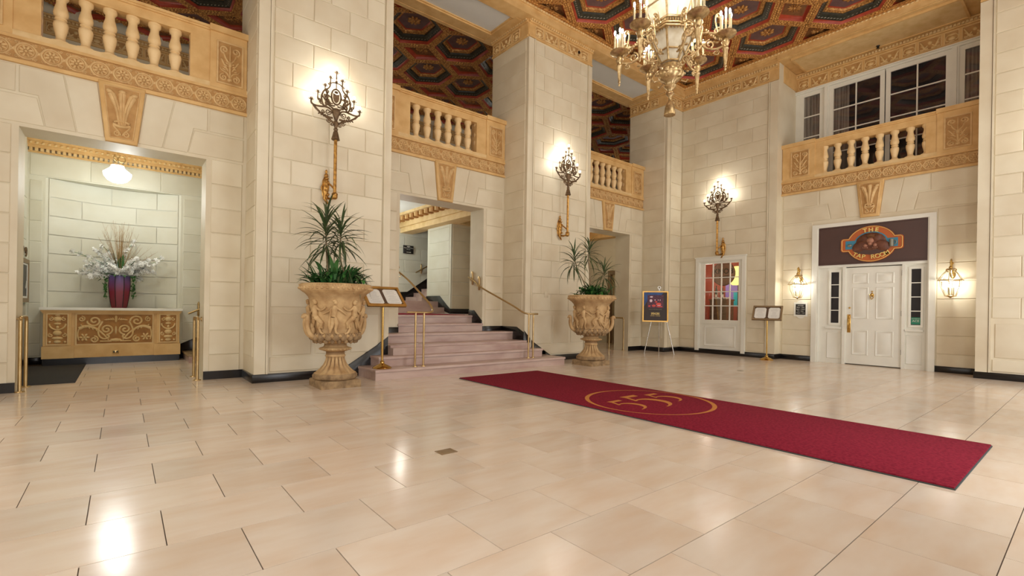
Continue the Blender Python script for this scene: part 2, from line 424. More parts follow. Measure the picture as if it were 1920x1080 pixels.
# ---- stair side wall (bays between pillars)
mb = MB(); mb.X = ML(0, 0, 0)
def wbox(mb, x0, x1, y0, y1, z0, z1): mb.X = I4; mb.box(x0, x1, y0, y1, z0, z1)
for (b0, b1, c) in BAYS:
    wbox(mb, b0, c-OPW, BF+.004, BK, 0, 4.24)
    wbox(mb, c+OPW, b1, BF+.004, BK, 0, 4.24)
    wbox(mb, c-OPW, c+OPW, BF+.004, BK, OPZ, 4.24)
wall = struct(mb.build('wall_left', 'cream', smooth=False))
XB = ML(0, BF, 0)
def bay_blocks(c, hl, hr, parent, X0, s=1, op=OPW, zlow=.357, courses_side=True, lowside=0, inner=None):
    """masonry of one bay in wall coordinates x: voussoirs over the opening, stacks at its sides. s flips x."""
    def P(poly): return [(c+s*x, z) for x, z in poly]
    inner = inner or op
    for sg, h in ((-1, hl), (1, hr)):
        B = lambda q: block(P([(sg*x, z) for x, z in q]), X0, parent)
        B([(.245, 3.93), (.57, 3.93), (.44, 3.24), (.165, 3.24)])
        e = min(.965, h-.1)
        B([(.57, 3.93), (e, 3.93), (e, 3.60), (.80, 3.60), (.73, 3.24), (.44, 3.24)])
        B([(e+.02, 3.93), (h-.04, 3.93), (h-.04, 3.60), (e+.02, 3.60)])
        B([(.80, 3.58), (h-.04, 3.58), (h-.04, 3.24), (.73, 3.24)])
        z = 9*CR
        while z > lowside+.2:
            z0 = max(z-CR, lowside)
            B([(inner+.06, z), (h-.05, z), (h-.05, z0), (inner+.06, z0)])
            z = z0
for i, (b0, b1, c) in enumerate(BAYS):
    bay_blocks(c, c-b0, b1-c, wall, XB, lowside=.72 if i == 1 else .0)
    if i != 1:
        for a, b in ((b0, c-OPW), (c+OPW, b1)):
            mm = MB(); mm.box(a, b, 0, .12, 0, .02); mm.build('skirting', 'black', wall, XB)
# pillars
FRA, FRB = [.45, .99, 1.56], [.74, 1.28]
for n, (a, b) in enumerate(PILS):
    mb = MB(); mb.box(a, b, PF+.004, BK, 0, ZC+.1); p = mb.build('pillar', 'cream', wall, smooth=False)
    X = ML(a, PF, 0); W = b-a
    if n == 3:      # corner strip: narrow moulded edge and one block column
        mb = MB(); mb.box(0, .16, .12, 6.70, 0, .02); mb.box(.17, .2, .12, 6.7, 0, .03); mb.build('edge_strip', 'cream', wall, X)
        z = .357
        block(rect(.22, .72, .14, .357), X, wall)
        while z < 6.6: block(rect(.22, .72, z, min(z+CR, 6.68)), X, wall); z += CR
    else:
        mb = MB(); mb.box(0, .145, .12, 6.70, 0, .02); mb.box(.15, .175, .12, 6.7, 0, .034)
        mb.box(W-.10, W, .12, 6.70, 0, .02); mb.box(W-.125, W-.104, .12, 6.7, 0, .034)
        mb.build('edge_strip', 'cream', wall, X)
        x0, x1 = .2, W-.14
        ja = [j for j in FRA]; jb = [j for j in FRB]
        block(rect(x0, x1, .14, .357), X, wall)
        for u, v in zip([x0]+[.80, 1.34][:2], [.80, 1.34, x1]): 
            block(rect(u+.03, v-.03, .37, .98), X, wall); 
        courses(wall, X, x0, x1, 3*CR, 18.7*CR, ja, jb, first=1)
    # side faces towards the bays
    if n in (1, 2, 3):
        X = MR(a, BK, 0)
        z = .357 if n != 2 else 1.07
        low = MB()
        while z < 6.6:
            zt = min(z+CR, 6.68); hi = z > 3.9
            block(rect(.02 if hi else .53, 1.16, z, zt), X, wall); z = zt
    if n in (1, 2):
        X = MS(b, PF, 0); z = 1.07 if n == 1 else .357
        while z < 6.6:
            zt = min(z+CR, 6.68); block(rect(.06, 1.2 if z > 3.9 else .7, z, zt), X, wall); z = zt
# black skirtings of pillar fronts, rising beside the stair
for poly, X in (([(1.40, 0), (3.42, 0), (3.42, .62), (3.22, .47), (2.66, .12), (1.40, .12)], ML(0, PF, 0)),
                ([(6.40, 0), (8.34, 0), (8.34, .12), (7.16, .12), (6.62, .44), (6.40, .66)], ML(0, PF, 0)),
                ([(11.39, 0), (12.16, 0), (12.16, .12), (11.39, .12)], ML(0, PF, 0)),
                ([(0, 0), (.74, 0), (.74, .12), (0, .12)], MR(1.42, BF, 0)),
                ([(0, 0), (.74, 0), (.74, .12), (0, .12)], MR(11.40, BF, 0)),
                ([(0, .6), (.4, .6), (.4, .45), (.74, .45), (.74, .62), (.5, .73), (0, .73)], MR(6.40, BF, 0)),
                ([(5.865, .5), (6.40, .5), (6.40, .73), (5.865, .73)], ML(0, BF, 0)),
                ([(3.42, .5), (3.955, .5), (3.955, .73), (3.42, .73)], ML(0, BF, 0)),
                ([(0, .9), (.12, .9), (.12, .78), (.49, .78), (.49, .84), (.2, 1.06), (0, 1.06)], MR(5.865, BK, 0))):
    mb = MB(); mb.slab(ccw(poly), 0, .022, .004, ); mb.build('skirting', 'black', wall, X)

# ---- wall with the pub door and the little window (faces -X)
wr = MB()
WX, DX, RX_ = 12.15, 12.42, 11.85
# window pillar Y 4.93..7.6 with a hole for the window
wy0, wy1, wz0, wz1 = 5.66, 6.94, .09, 2.5
for b in ((WX+.004, WX+.2, 4.93, wy0, 0, ZC+.1), (WX+.004, WX+.2, wy1, 8.0, 0, ZC+.1), (WX+.004, WX+.2, wy0, wy1, 0, wz0), (WX+.004, WX+.2, wy0, wy1, wz1, ZC+.1),
          (WX+.2, 13.4, 4.93, 4.98, 0, ZC+.1), (WX+.2, 13.4, 4.98, 8.0, 2.75, ZC+.1),
          (DX+.004, 12.9, 1.42, 2.06, 0, 4.24), (DX+.004, 12.9, 4.22, 4.93, 0, 4.24), (DX+.004, 12.9, 2.06, 4.22, 3.13, 4.24), (12.62, 12.9, 2.06, 4.22, 0, 3.13),
          (RX_+.004, 13.4, -1.2, 1.42, 0, ZC+.1),
          (12.42, 13.4, 1.42, 4.93, 4.2, 4.24), (13.24, 13.4, 1.42, 4.93, 4.24, ZC+.1)):
    wr.box(*b)
wallr = struct(wr.build('wall_right', 'cream', smooth=False))
X = MR(WX, 7.47, 0)     # local x = 7.47 - Y
mb = MB(); mb.box(2.36, 2.54, .12, 6.7, 0, .02); mb.box(2.33, 2.352, .12, 6.7, 0, .034); mb.build('edge_strip', 'cream', wallr, X)
for k in range(0, 19):
    z0, z1 = k*CR if k else .14, min((k+1)*CR, 6.68)
    js = [.39, 1.17, 1.94] if k % 2 else [.75, 1.55]
    if z0 < 2.5:
        if z1 > 2.56:
            for a, b in zip([.02]+js, js+[2.31]): block(rect(a, b, 2.56, z1), X, wallr)
        zt = min(z1, 2.54) if z0 < 2.5 else z1
        block(rect(.02, .46, z0, z1), X, wallr) if z1 <= 2.56 else block(rect(.02, .46, z0, 2.55), X, wallr)
        block(rect(1.87, 2.31, z0, z1 if z1 <= 2.56 else 2.55), X, wallr)
    else:
        for a, b in zip([.02]+js, js+[2.31]): block(rect(a, b, z0, z1), X, wallr)
# side returns of the window pillar towards the door bay: faces the near side, hidden
XD = MR(DX, 3.15, 0)
bay_blocks(0, 1.78, 1.73, wallr, XD, op=1.09, inner=1.04)
XR = MR(RX_, 1.42, 0)
mb = MB(); mb.box(0, .16, .12, 6.7, 0, .02); mb.box(.17, .19, .12, 6.7, 0, .034); mb.build('edge_strip', 'cream', wallr, XR)
block(rect(.21, 2.5, .14, .357), XR, wallr); block(rect(.24, 1.0, .38, .98), XR, wallr); block(rect(1.04, 1.8, .38, .98), XR, wallr); block(rect(1.84, 2.5, .38, .98), XR, wallr)
courses(wallr, XR, .2, 2.5, 3*CR, 18.7*CR, [.55, 1.3, 2.0], [.9, 1.66], first=0)
for poly, X in ((rect(-.02, 2.54, 0, .12), MR(WX, 7.47, 0)), (rect(-1.78, -1.09, 0, .12), XD), (rect(1.09, 1.73, 0, .12), XD), (rect(-.02, 2.6, 0, .12), XR)):
    mb = MB(); mb.slab(poly, 0, .022, .004); mb.build('skirting', 'black', wallr, X)
mb = MB(); mb.box(WX-.02, DX, 4.905, 4.93, 0, .12); mb.build('skirting', 'black', wallr)
# near and side walls, behind the camera; most glazed openings made up for the fill
nw = MB()
xs = [-2.5, -1.1, .9, 3.9, 5.9, 8.9, 10.9, 12.4]
for i in range(0, 7, 2): nw.box(xs[i], xs[i+1], -1.35, -1.2, 0, ZC+.1)
for a, b in ((-1.1, .9), (3.9, 5.9), (8.9, 10.9)): nw.box(a, b, -1.35, -1.2, 3.2, 4.6); nw.box(a, b, -1.35, -1.2, 6.6, ZC+.1)
walln = struct(nw.build('wall_near', 'cream', smooth=False))
nw = MB(); nw.box(-2.5, -2.35, -1.3, 14, 4.2, ZC+.1)
nw.box(-2.5, -2.35, -1.3, .35, 0, 4.2); nw.box(-2.5, -2.35, 2.05, 4.35, 0, 4.2); nw.box(-2.5, -2.35, 6.05, 8.3, 0, 4.2)
walls_ = struct(nw.build('wall_side', 'cream', smooth=False))
for k, a in enumerate((-1.1, 3.9, 8.9)):
    t = MB()
    for x in (0, .96, 1.92): t.box(a+x, a+x+.08, -1.3, -1.24, 0, 3.2)
    for z in (0, 1.0, 2.4, 3.1): t.box(a, a+2, -1.3, -1.24, z, z+.1)
    d = struct(t.build('window_%d' % (k+3), 'white', smooth=False))  # unseen frames added around the entrance fill
    g = MB(); g.box(a, a+2, -1.28, -1.27, .1, 3.1); g.build('pane', 'wglass', d)

# ---- ceiling: coffers
mb = MB(); mb.box(-2.5, 19.6, -1.35, 14.2, ZC+.36, ZC+.45); ceil = struct(mb.build('ceiling', 'brown', smooth=False))
mats = ['gold', 'red', 'dgreen', 'purple', 'silver', 'brown']
def rope(mb, poly, step=.062, r=.016, z=0.0):
    n = len(poly)
    for i in range(n):
        a, b = poly[i], poly[(i+1) % n]; l = math.hypot(b[0]-a[0], b[1]-a[1]); k = max(1, int(l/step))
        an = math.atan2(b[1]-a[1], b[0]-a[0])
        for j in range(k):
            t = (j+.5)/k; mb.blob(a[0]+(b[0]-a[0])*t, a[1]+(b[1]-a[1])*t, step*.46, r, r*.9, an+.5, z, seg=5)
HEX = [(-.635, -.385), (0, -.80), (.635, -.385), (.635, .385), (0, .80), (-.635, .385)]
HEX = ccw(HEX)
DIA = ccw([(-.635, 0), (0, -.42), (.635, 0), (0, .42)])
mb = MB()
lv = [(0, 0, 0), (.085, 0, 1), (.105, -.05, 1), (.118, -.055, 2), (.225, -.10, 2), (.235, -.14, 0), (.30, -.15, 0), (.315, -.19, 1), (.345, -.20, 3)]
mb.rings([(inset(HEX, d), z, m) for d, z, m in lv])
mb.mi = 0
rope(mb, inset(HEX, .020), .066, .022); rope(mb, inset(HEX, .066), .05, .015)
rope(mb, inset(HEX, .268), .055, .018, -.145)
mb.mi = 4; rope(mb, inset(HEX, .155), .07, .012, -.075)
hexm = mb.build('coffer', mats, ceil, MC(4.96, 4.86, ZC)); hexme = hexm.data
mb = MB()
mb.rings([(inset(DIA, d), z, m) for d, z, m in ((0, 0, 0), (.085, 0, 1), (.10, -.05, 1), (.13, -.09, 5), (.2, -.10, 5))])
rope(mb, inset(DIA, .020), .066, .022); rope(mb, inset(DIA, .066), .05, .015)
diame = mb.build('coffer_lozenge', mats, ceil, MC(4.96+.635, 4.86+.81, ZC)).data
mb = MB(); 
for k in range(8): a = 2*PI*k/8; mb.blob(.09*cos(a), .09*sin(a), .065, .038, .04, a, 0, seg=6)
mb.blob(0, 0, .035, .035, .045, 0, 0)
rosme = mb.build('rosette', 'gold', hexm, T(0, 0, -.2)).data
mb = MB()
for k in range(12): a = 2*PI*k/12; mb.blob(.07*cos(a)*1.5, .07*sin(a), .06, .014, .02, math.atan2(sin(a), 1.5*cos(a)), 0, seg=5)
mb.blob(0, 0, .03, .03, .035); burme = mb.build('rosette', 'gold', None, None).data
bpy.data.objects.remove(bpy.data.objects['rosette.001'])
def coffer_field(i0, i1, j0, j1, fringe=True):
    for j in range(j0, j1+1):
        for i in range(i0, i1+1):
            x, y = 4.96+1.27*i, 4.86+1.62*j
            if not (i == 0 and j == 0):
                c = put('coffer', hexme, ceil, MC(x, y, ZC)); put('rosette', rosme, c, T(0, 0, -.2))
            if not (i == 0 and j == 0): c = put('coffer_lozenge', diame, ceil, MC(x+.635, y+.81, ZC))
            else: c = bpy.data.objects['coffer_lozenge']
            put('rosette', burme, c, T(0, 0, -.1))
coffer_field(-3, 5, -3, 1)
coffer_field(-5, 11, 2, 5)

f = MB(); f.box(-2.4, 12.1, 7.25, 7.37, ZC-.012, ZC+.02); f.box(11.93, 12.06, -1.3, 7.3, ZC-.012, ZC+.02); f.build('border_board', 'gold', ceil)
f = MB(); f.X = MC(0, 0, ZC-.01)
for k in range(200): f.blob(-2.3+.07*k, -7.29, .033, .02, .016, .5, 0, seg=5)
for k in range(118): f.blob(11.98, 1.2-.07*k, .033, .02, .016, 2.0, 0, seg=5)
o = f.build('border_rope', 'gold', ceil); o['kind'] = 'stuff'

# ---- cornice, frieze and soffits
trim = MB()
def dentils(mb, x0, x1, z0, z1, d, step=.062):
    n = max(1, int((x1-x0)/step)); s = (x1-x0)/n
    for k in range(n): mb.box(x0+k*s+s*.2, x0+k*s+s*.8, z0, z1, 0, d)
def cornice_run(x0, x1, X, parent, top=ZC, crown=True, fr0=6.71, narrow=.27, wide=.42, start=.17, plain=0.06, end=.08):
    b = MB(); b.box(x0, x1, fr0, fr0+.03, -.02, .035); b.box(x0, x1, fr0+.03, 7.0, -.02, .012)
    b.box(x0, x1, 7.0, 7.03, -.02, .05); b.box(x0, x1, 7.085, 7.12, -.02, .085)
    b.box(x0, x1, 7.03, 7.085, -.02, .04)
    if crown: b.box(x0-.0, x1+.0, 7.12, 7.2, -.02, .10); b.box(x0, x1, 7.2, top+.02, -.02, .135)
    b.build('entablature', 'tan', parent, X)
    d = MB(); dentils(d, x0, x1, 7.034, 7.08, .072); o = d.build('dentil_row', 'tan_l', parent, X); o['kind'] = 'stuff'
    x = x0+start; k = 0
    while x+narrow*.9 < x1-end+.02:
        wd = narrow if k % 2 == 0 else wide
        if x+wd > x1-end+.03: wd = x1-end-x
        if wd < .12: break
        frieze_panel(x, x+wd-.04, fr0+.05, 6.975, X, parent, k % 2 == 0); x += wd; k += 1
def frieze_panel(x0, x1, z0, z1, X, parent, urn):
    w, h = x1-x0, z1-z0; cx, cz = w/2, h/2
    f = MB(); f.mi = 1; f.box(0, w, 0, h, .008, .0145); f.mi = 0
    for r in ((0, w, 0, .012), (0, w, h-.012, h), (0, .012, 0, h), (w-.012, w, 0, h)): f.box(r[0], r[1], r[2], r[3], .01, .024)
    if urn:
        f.blob(cx, cz-.02, .06, .045, .022, 0, .014); f.blob(cx, cz+.055, .075, .018, .018, 0, .014); f.blob(cx, cz-.085, .045, .014, .018, 0, .014)
        f.sweep(bez((cx-.07, cz+.05, 0), (cx-.12, cz, 0), (cx-.1, cz-.08, 0), (cx-.05, cz-.06, 0), 8), .01, .014, .014)
        f.sweep(bez((cx+.07, cz+.05, 0), (cx+.12, cz, 0), (cx+.1, cz-.08, 0), (cx+.05, cz-.06, 0), 8), .01, .014, .014)
    else:
        f.blob(cx, cz+.03, .04, .04, .024, 0, .014)
        for s in (-1, 1):
            f.sweep(bez((cx+s*.03, cz-.08, 0), (cx+s*.1, cz-.12, 0), (cx+s*.1, cz+.0, 0), (cx+s*w*.42, cz+.08, 0), 10), .026, .022, .014, taper=(1, .5))
            f.sweep(bez((cx+s*w*.42, cz-.08, 0), (cx+s*w*.3, cz-.1, 0), (cx+s*.1, cz-.08, 0), (cx+s*.04, cz-.02, 0), 8), .014, .018, .014)
            f.blob(cx+s*w*.36, cz-.01, .022, .014, .02, .6*s, .014)
    f.build('frieze_panel', ['tan_l', 'relief_d'], parent, X @ T(x0, z0, 0))
t1 = MB(); t1.box(-2.5, 12.3, 7.36, BK+.1, 7.12, ZC-.002); t1.box(-2.5, 12.3, 8.44, 8.72, 7.06, 7.13); t1.box(-2.5, 12.3, 7.34, 7.66, 7.06, 7.13)
trim1 = struct(t1.build('trim_1', 'tan', smooth=False))
for (b0, b1, c) in BAYS:
    f = MB(); f.box(b0+.25, b1-.25, 7.66, 8.44, 7.113, 7.122); f.build('soffit_panel', 'soffit', trim1)
    f = MB(); f.box(b0-.02, b0+.25, 7.6, 8.79, 7.055, 7.13); f.box(b1-.25, b1+.02, 7.6, 8.79, 7.055, 7.13); f.box(b0, b1, 8.7, 8.79, 7.055, 7.31)
    f.box(b0+.25, b0+.28, 7.66, 8.44, 7.09, 7.13); f.box(b1-.28, b1-.25, 7.66, 8.44, 7.09, 7.13); f.box(b0+.25, b1-.25, 7.66, 7.69, 7.09, 7.13); f.box(b0+.25, b1-.25, 8.41, 8.44, 7.09, 7.13)
    f.build('soffit_frame', 'tan', trim1)
# crown running over everything along the stair side
f = MB(); f.X = ML(0, PF, 0); f.box(-2.4, 12.1, 7.12, 7.19, -.02, .075); f.box(-2.4, 12.1, 7.19, 7.24, -.02, .1); f.box(-2.4, 12.1, 7.24, 7.32, -.02, .13); f.build('crown', 'tan', trim1)
f = MB(); f.X = ML(0, PF, 0)
n = int(14/.075)
for k in range(n): f.blob(-2.3+k*.075, 7.272, .03, .022, .016, 0, .13, seg=5)
o = f.build('egg_moulding', 'tan_l', trim1); o['kind'] = 'stuff'
for n, (a, b) in enumerate(PILS): cornice_run(0, b-a, ML(a, PF, 0), trim1, crown=False, start=.17)
for n, (a, b) in enumerate(PILS[1:]): cornice_run(0, 1.22, MR(a, BK, 0), trim1, crown=False, start=.03)
t2 = MB(); t2.box(12.03, 13.4, 1.42, 4.93, 7.13, ZC-.002)
trim2 = struct(t2.build('trim_2', 'tan', smooth=False))
f = MB(); f.X = MR(12.15, 7.47, 0); f.box(0, 8.7, 7.12, 7.19, -.02, .075); f.box(0, 8.7, 7.19, 7.24, -.02, .1); f.box(0, 8.7, 7.24, 7.32, -.02, .13); f.build('crown', 'tan', trim2)
f = MB(); f.X = MR(12.15, 7.47, 0)
for k in range(int(8.6/.075)): f.blob(.1+k*.075, 7.272, .03, .022, .016, 0, .13, seg=5)
o = f.build('egg_moulding', 'tan_l', trim2); o['kind'] = 'stuff'
cornice_run(0, 2.54, MR(WX, 7.47, 0), trim2, crown=False, start=.03, end=.17)
cornice_run(0, 2.5, XR, trim2, crown=False, start=.17)
# soffit and frieze of the window bay
f = MB(); f.box(12.2, 13.1, 1.75, 4.65, 7.10, 7.14); f.build('soffit_panel', 'tan_l', trim2)
f = MB()
for b in ((12.2, 13.1, 1.71, 1.75), (12.2, 13.1, 4.65, 4.69), (12.2, 12.24, 1.71, 4.69), (13.06, 13.1, 1.71, 4.69)): f.box(*b, 7.08, 7.14)
f.build('soffit_frame', 'tan', trim2)
XW = MR(13.22, 4.93, 0)
cornice_run(0, 3.51, XW, trim2, crown=False, start=.05, end=.02, fr0=6.68)
f = MB(); f.box(12.42, 13.2, 4.915, 4.93, 6.71, 7.12); f.build('entablature', 'tan', trim2)

# ---- balcony fronts
mb = MB()
for k in range(8): a = 2*PI*(k+.5)/8; mb.blob(.045*cos(a), .045*sin(a), .028, .015, .014, a, .004, seg=6)
mb.blob(0, 0, .016, .016, .02, 0, .004)
mb.sweep([(.092*cos(2*PI*i/20), .092*sin(2*PI*i/20)) for i in range(21)], .012, .016, .002)
mb.sweep([(.071*cos(2*PI*i/16), .071*sin(2*PI*i/16)) for i in range(17)], .006, .008, .002)
RB = mb.build('rosette', 'relief'); rb_me = RB.data; bpy.data.objects.remove(RB)
mb = MB()
for s in (-1, 1):
    for u in (-1, 1):
        mb.sweep(bez((0, 0, 0), (u*.02, s*.03, 0), (u*.05, s*.04, 0), (u*.055, s*.095, 0), 6), .009, .012, .002)
        mb.sweep(spiral(u*.03, s*.085, .018, .004, 0, 1.1, 9), .006, .01, .002)
mb.blob(0, 0, .02, .02, .016, 0, .002)
RB = mb.build('link', 'relief'); link_me = RB.data; bpy.data.objects.remove(RB)
prof = [(0, .072), (.035, .072), (.045, .055), (.075, .046), (.12, .054), (.18, .068), (.235, .076), (.27, .07), (.288, .05), (.296, .05), (.302, .062), (.318, .062), (.324, .05),
        (.334, .05), (.352, .07), (.388, .076), (.44, .066), (.50, .05), (.545, .05), (.57, .07), (.583, .074), (.62, .074)]
mb = MB(); mb.lathe(prof, 18); mb.box(-.075, .075, -.075, .075, -.01, .02)
RB = mb.build('baluster', 'baluster'); bal_me = RB.data; bpy.data.objects.remove(RB)
def carved_panel(w, h, mats=('relief', 'relief_d')):
    """upright panel with a candelabrum stem, leaves and scrolls"""
    f = MB(); f.mi = 1; f.box(0, w, 0, h, 0, .006); f.mi = 0
    for r in ((-.02, w+.02, -.02, .0), (-.02, w+.02, h, h+.02), (-.02, .0, 0, h), (w, w+.02, 0, h)): f.box(r[0], r[1], r[2], r[3], 0, .02)
    cx = w/2
    f.sweep([(cx, h*.05), (cx, h*.95)], .016, .022, .006, taper=(1, .5))
    f.blob(cx, h*.5, .028, h*.09, .03, 0, .006); f.blob(cx, h*.1, .035, .03, .028, 0, .006)
    for s in (-1, 1):
        f.sweep(spiral(cx+s*w*.27, h*.14, w*.17, .006, PI/2, -s*1.5, 20), .013, .02, .006)
        f.sweep(bez((cx, h*.12, 0), (cx+s*w*.1, h*.35, 0), (cx+s*w*.35, h*.25, 0), (cx+s*w*.42, h*.36, 0), 8), .013, .02, .006, taper=(1, .5))
        f.sweep(spiral(cx+s*w*.25, h*.84, w*.19, .006, -PI/2, s*1.5, 20), .013, .02, .006)
        f.sweep(bez((cx, h*.45, 0), (cx+s*w*.1, h*.6, 0), (cx+s*w*.2, h*.6, 0), (cx+s*w*.25, h*.72, 0), 8), .012, .02, .006)
        for k in range(5):
            a = .3+.35*k; f.blob(cx+s*(w*.13+.016*k), h*(.36+.05*k), .030, .013, .02, s*.95, .006, seg=6)
            f.blob(cx+s*(w*.25-.012*k), h*(.34+.055*k), .028, .012, .018, s*.35, .006, seg=6)
    return f
RB = carved_panel(.30, .58).build('carved_panel', ['relief', 'relief_d']); cp_me = RB.data; bpy.data.objects.remove(RB)
def keystone(c, X, parent, w0=.245, w1=.165, z0=3.2, z1=3.97):
    k = MB(); P = [(c-w1, z0), (c+w1, z0), (c+w0, z1), (c-w0, z1)]
    k.slab(P, -.01, .05, .012); 
    o = k.build('keystone', 'tan', parent, X)
    f = MB(); Q = inset(P, .055); f.mi = 1; f.prism(Q, .045, .056); f.mi = 0
    n = 4
    for i in range(n): f.sweep([Q[i], Q[(i+1) % n]], .008, .012, .05)
    h = z1-z0
    for s, top in ((0, .0), (-1, -.02), (1, -.02)):
        pts = bez((c+s*.02, z0+.22, 0), (c+s*.035, z0+.42, 0), (c+s*.06, z0+.5, 0), (c+s*.11, z1-.13+top, 0), 8)
        f.sweep(pts, .042, .034, .054, taper=(.5, 1)); f.sweep(pts, .008, .038, .054)
        f.blob(c+s*.125, z1-.11+top, .045, .03, .045, s*.5, .054)
    f.sweep(arc(c, z0+.24, .085, 200, 340, 10, ry=.035), .02, .03, .06); f.sweep(arc(c, z0+.24, .085, 20, 160, 10, ry=.035), .014, .03, .06)
    for s in (-1, 1):
        f.sweep(spiral(c+s*.045, z0+.11, .035, .006, PI/2, -s*1.3, 16), .01, .018, .054)
        f.sweep(bez((c+s*.08, z0+.24, 0), (c+s*.1, z0+.18, 0), (c+s*.02, z0+.16, 0), (c+s*.01, z0+.09, 0), 8), .012, .02, .056)
    f.build('feather_carving', ['relief', 'relief_d'], o)
def balcony(c, hl, hr, X, label, sp=.236, so=.76, pd=1.0, pan=(1.1, .30), nros=None):
    """front of one balcony; local x along the wall, local y up"""
    t = thing('balcony_front', X, label, 'balcony', 'balustraded balcony fronts')
    b = MB(); b.box(c-hl, c+hr, 3.94, 3.985, -.44, .035); b.box(c-hl, c+hr, 3.985, 4.225, -.44, .004); b.box(c-hl, c+hr, 4.225, 4.26, -.44, .035); b.build('frieze_band', 'tan', t)
    b = MB(); b.box(c-hl, c+hr, 3.99, 4.222, .0, .008); b.build('band_ground', 'relief_d', t)
    W = hl+hr; n = nros or int(W/.226); s = W/n
    for k in range(n):
        x = c-hl+(k+.5)*s; put('rosette', rb_me, t, T(x, 4.107, .006))
        if k < n-1: put('link', link_me, t, T(x+s/2, 4.107, .006))
    b = MB(); b.box(c-hl, c+hr, 4.26, 4.33, -.22, .02); b.build('base_course', 'tan_l', t)
    b = MB(); b.box(c-hl, c+hr, 4.95, 5.075, -.2, .0); b.box(c-hl-.0, c+hr+.0, 5.075, 5.10, -.23, .025); b.box(c-hl, c+hr, 5.10, 5.135, -.25, .045); b.build('rail', 'tan', t)
    for sg, h in ((-1, hl), (1, hr)):
        a0, a1 = sorted((c+sg*so, c+sg*h)); p = MB(); p.box(a0, a1, 4.33, 4.948, -.2, .003)
        a2, a3 = sorted((c+sg*(pd), c+sg*(h-.02))); p.box(a2, a3, 4.27, 5.075, -.2, .022); q0, q1 = sorted((c+sg*(pd-.01), c+sg*h)); p.box(q0, q1, 5.075, 5.16, -.26, .06)
        po = p.build('pedestal', 'tan', t)
        cxp = c+sg*(pan[0]+pan[1]/2); put('carved_panel', cp_me, po, T(cxp-pan[1]/2, 4.36, .022) @ SC(pan[1]/.30, 1, 1))
    xs = [c+sp*(k-3.5) for k in range(8)]
    for k, x in enumerate(xs): put('baluster', bal_me, t, T(x, 4.33, -.085) @ RX(-PI/2))
    return t
def bal_fix():
    pass
labels = ['ochre balcony front with balusters above the flower niche opening', 'ochre balcony front with balusters above the marble stairs',
          'ochre balcony front with balusters above the corridor opening by the easel']
for (b0, b1, c), lb in zip(BAYS, labels):
    balcony(c-.02, c-.02-b0, b1-c+.02, XB, lb, nros=13); keystone(c, XB, wall)
balcony(0.0, 1.78, 1.73, XD, 'ochre balcony front with balusters above the brown pub sign and white door', sp=.257, so=.90, pd=1.07, pan=(1.2, .35), nros=16)
keystone(0.0, XD, wallr)
# gallery floor and its rear wall
g = MB(); g.box(-2.5, 19.6, BK-.01, 14.0, 4.0, 4.24); g.box(-2.5, 19.6, 14.0, 14.15, 4.24, ZC+.4); g.box(19.5, 19.6, 8.6, 14.1, 4.2, ZC+.4); g.box(13.3, 19.6, 8.6, 8.7, 4.2, ZC+.4); g.box(-2.5, 13.4, 8.64, 8.7, 3.9, 4.0)
g.box(13.3, 13.4, 7.9, 8.7, 4.2, ZC+.1); wb = struct(g.build('wall_back', 'cream', smooth=False))
for x in (-1.5, 3.2, 7.9, 12.6): cornice_run(0, 4.6, ML(x, 14.0, 0), wb, crown=False)

# ================================================================ STAIRS AND ROOMS BEHIND THE OPENINGS
st = thing('staircase', T(4.9, 6.77), 'mauve marble stair with brass rails rising through the middle opening', 'stairs')
ST = [(2.92, 6.90, 6.77, .155, 7.47), (3.12, 6.60, 7.11, .31, 7.47), (3.38, 6.50, 7.455, .465, 7.5), (3.42, 6.40, 7.80, .63, 8.25), (3.955, 5.865, 8.17, .79, 8.6), (3.955, 5.865, 8.53, .95, 8.72)]
for k, (a, b, y, z, ye) in enumerate(ST):
    a -= 4.9; b -= 4.9; y0 = y-6.77; y1 = ye-6.77
    if k < 5: y1 = ST[k+1][2]-6.77+.12
    if k in (0, 1): y1 = max(y1, .695)
    m = MB(); m.box(a, b, y0+.02, y1, (0 if k < 3 else z-.165), z-.04)
    if k == 2: m.box(-1.475, 1.495, .5, 1.15, 0, z-.04)
    r = m.build('step', 'stair', st, smooth=False)
    m = MB(); m.X = I4; m.slab(rect(a-.01, b+.01, y0, y1), z-.04, z, .008)
    if k == 2: m.box(-1.475, 1.495, .6, 1.15, z-.04, z-.001)
    m.build('tread', 'stair', r)
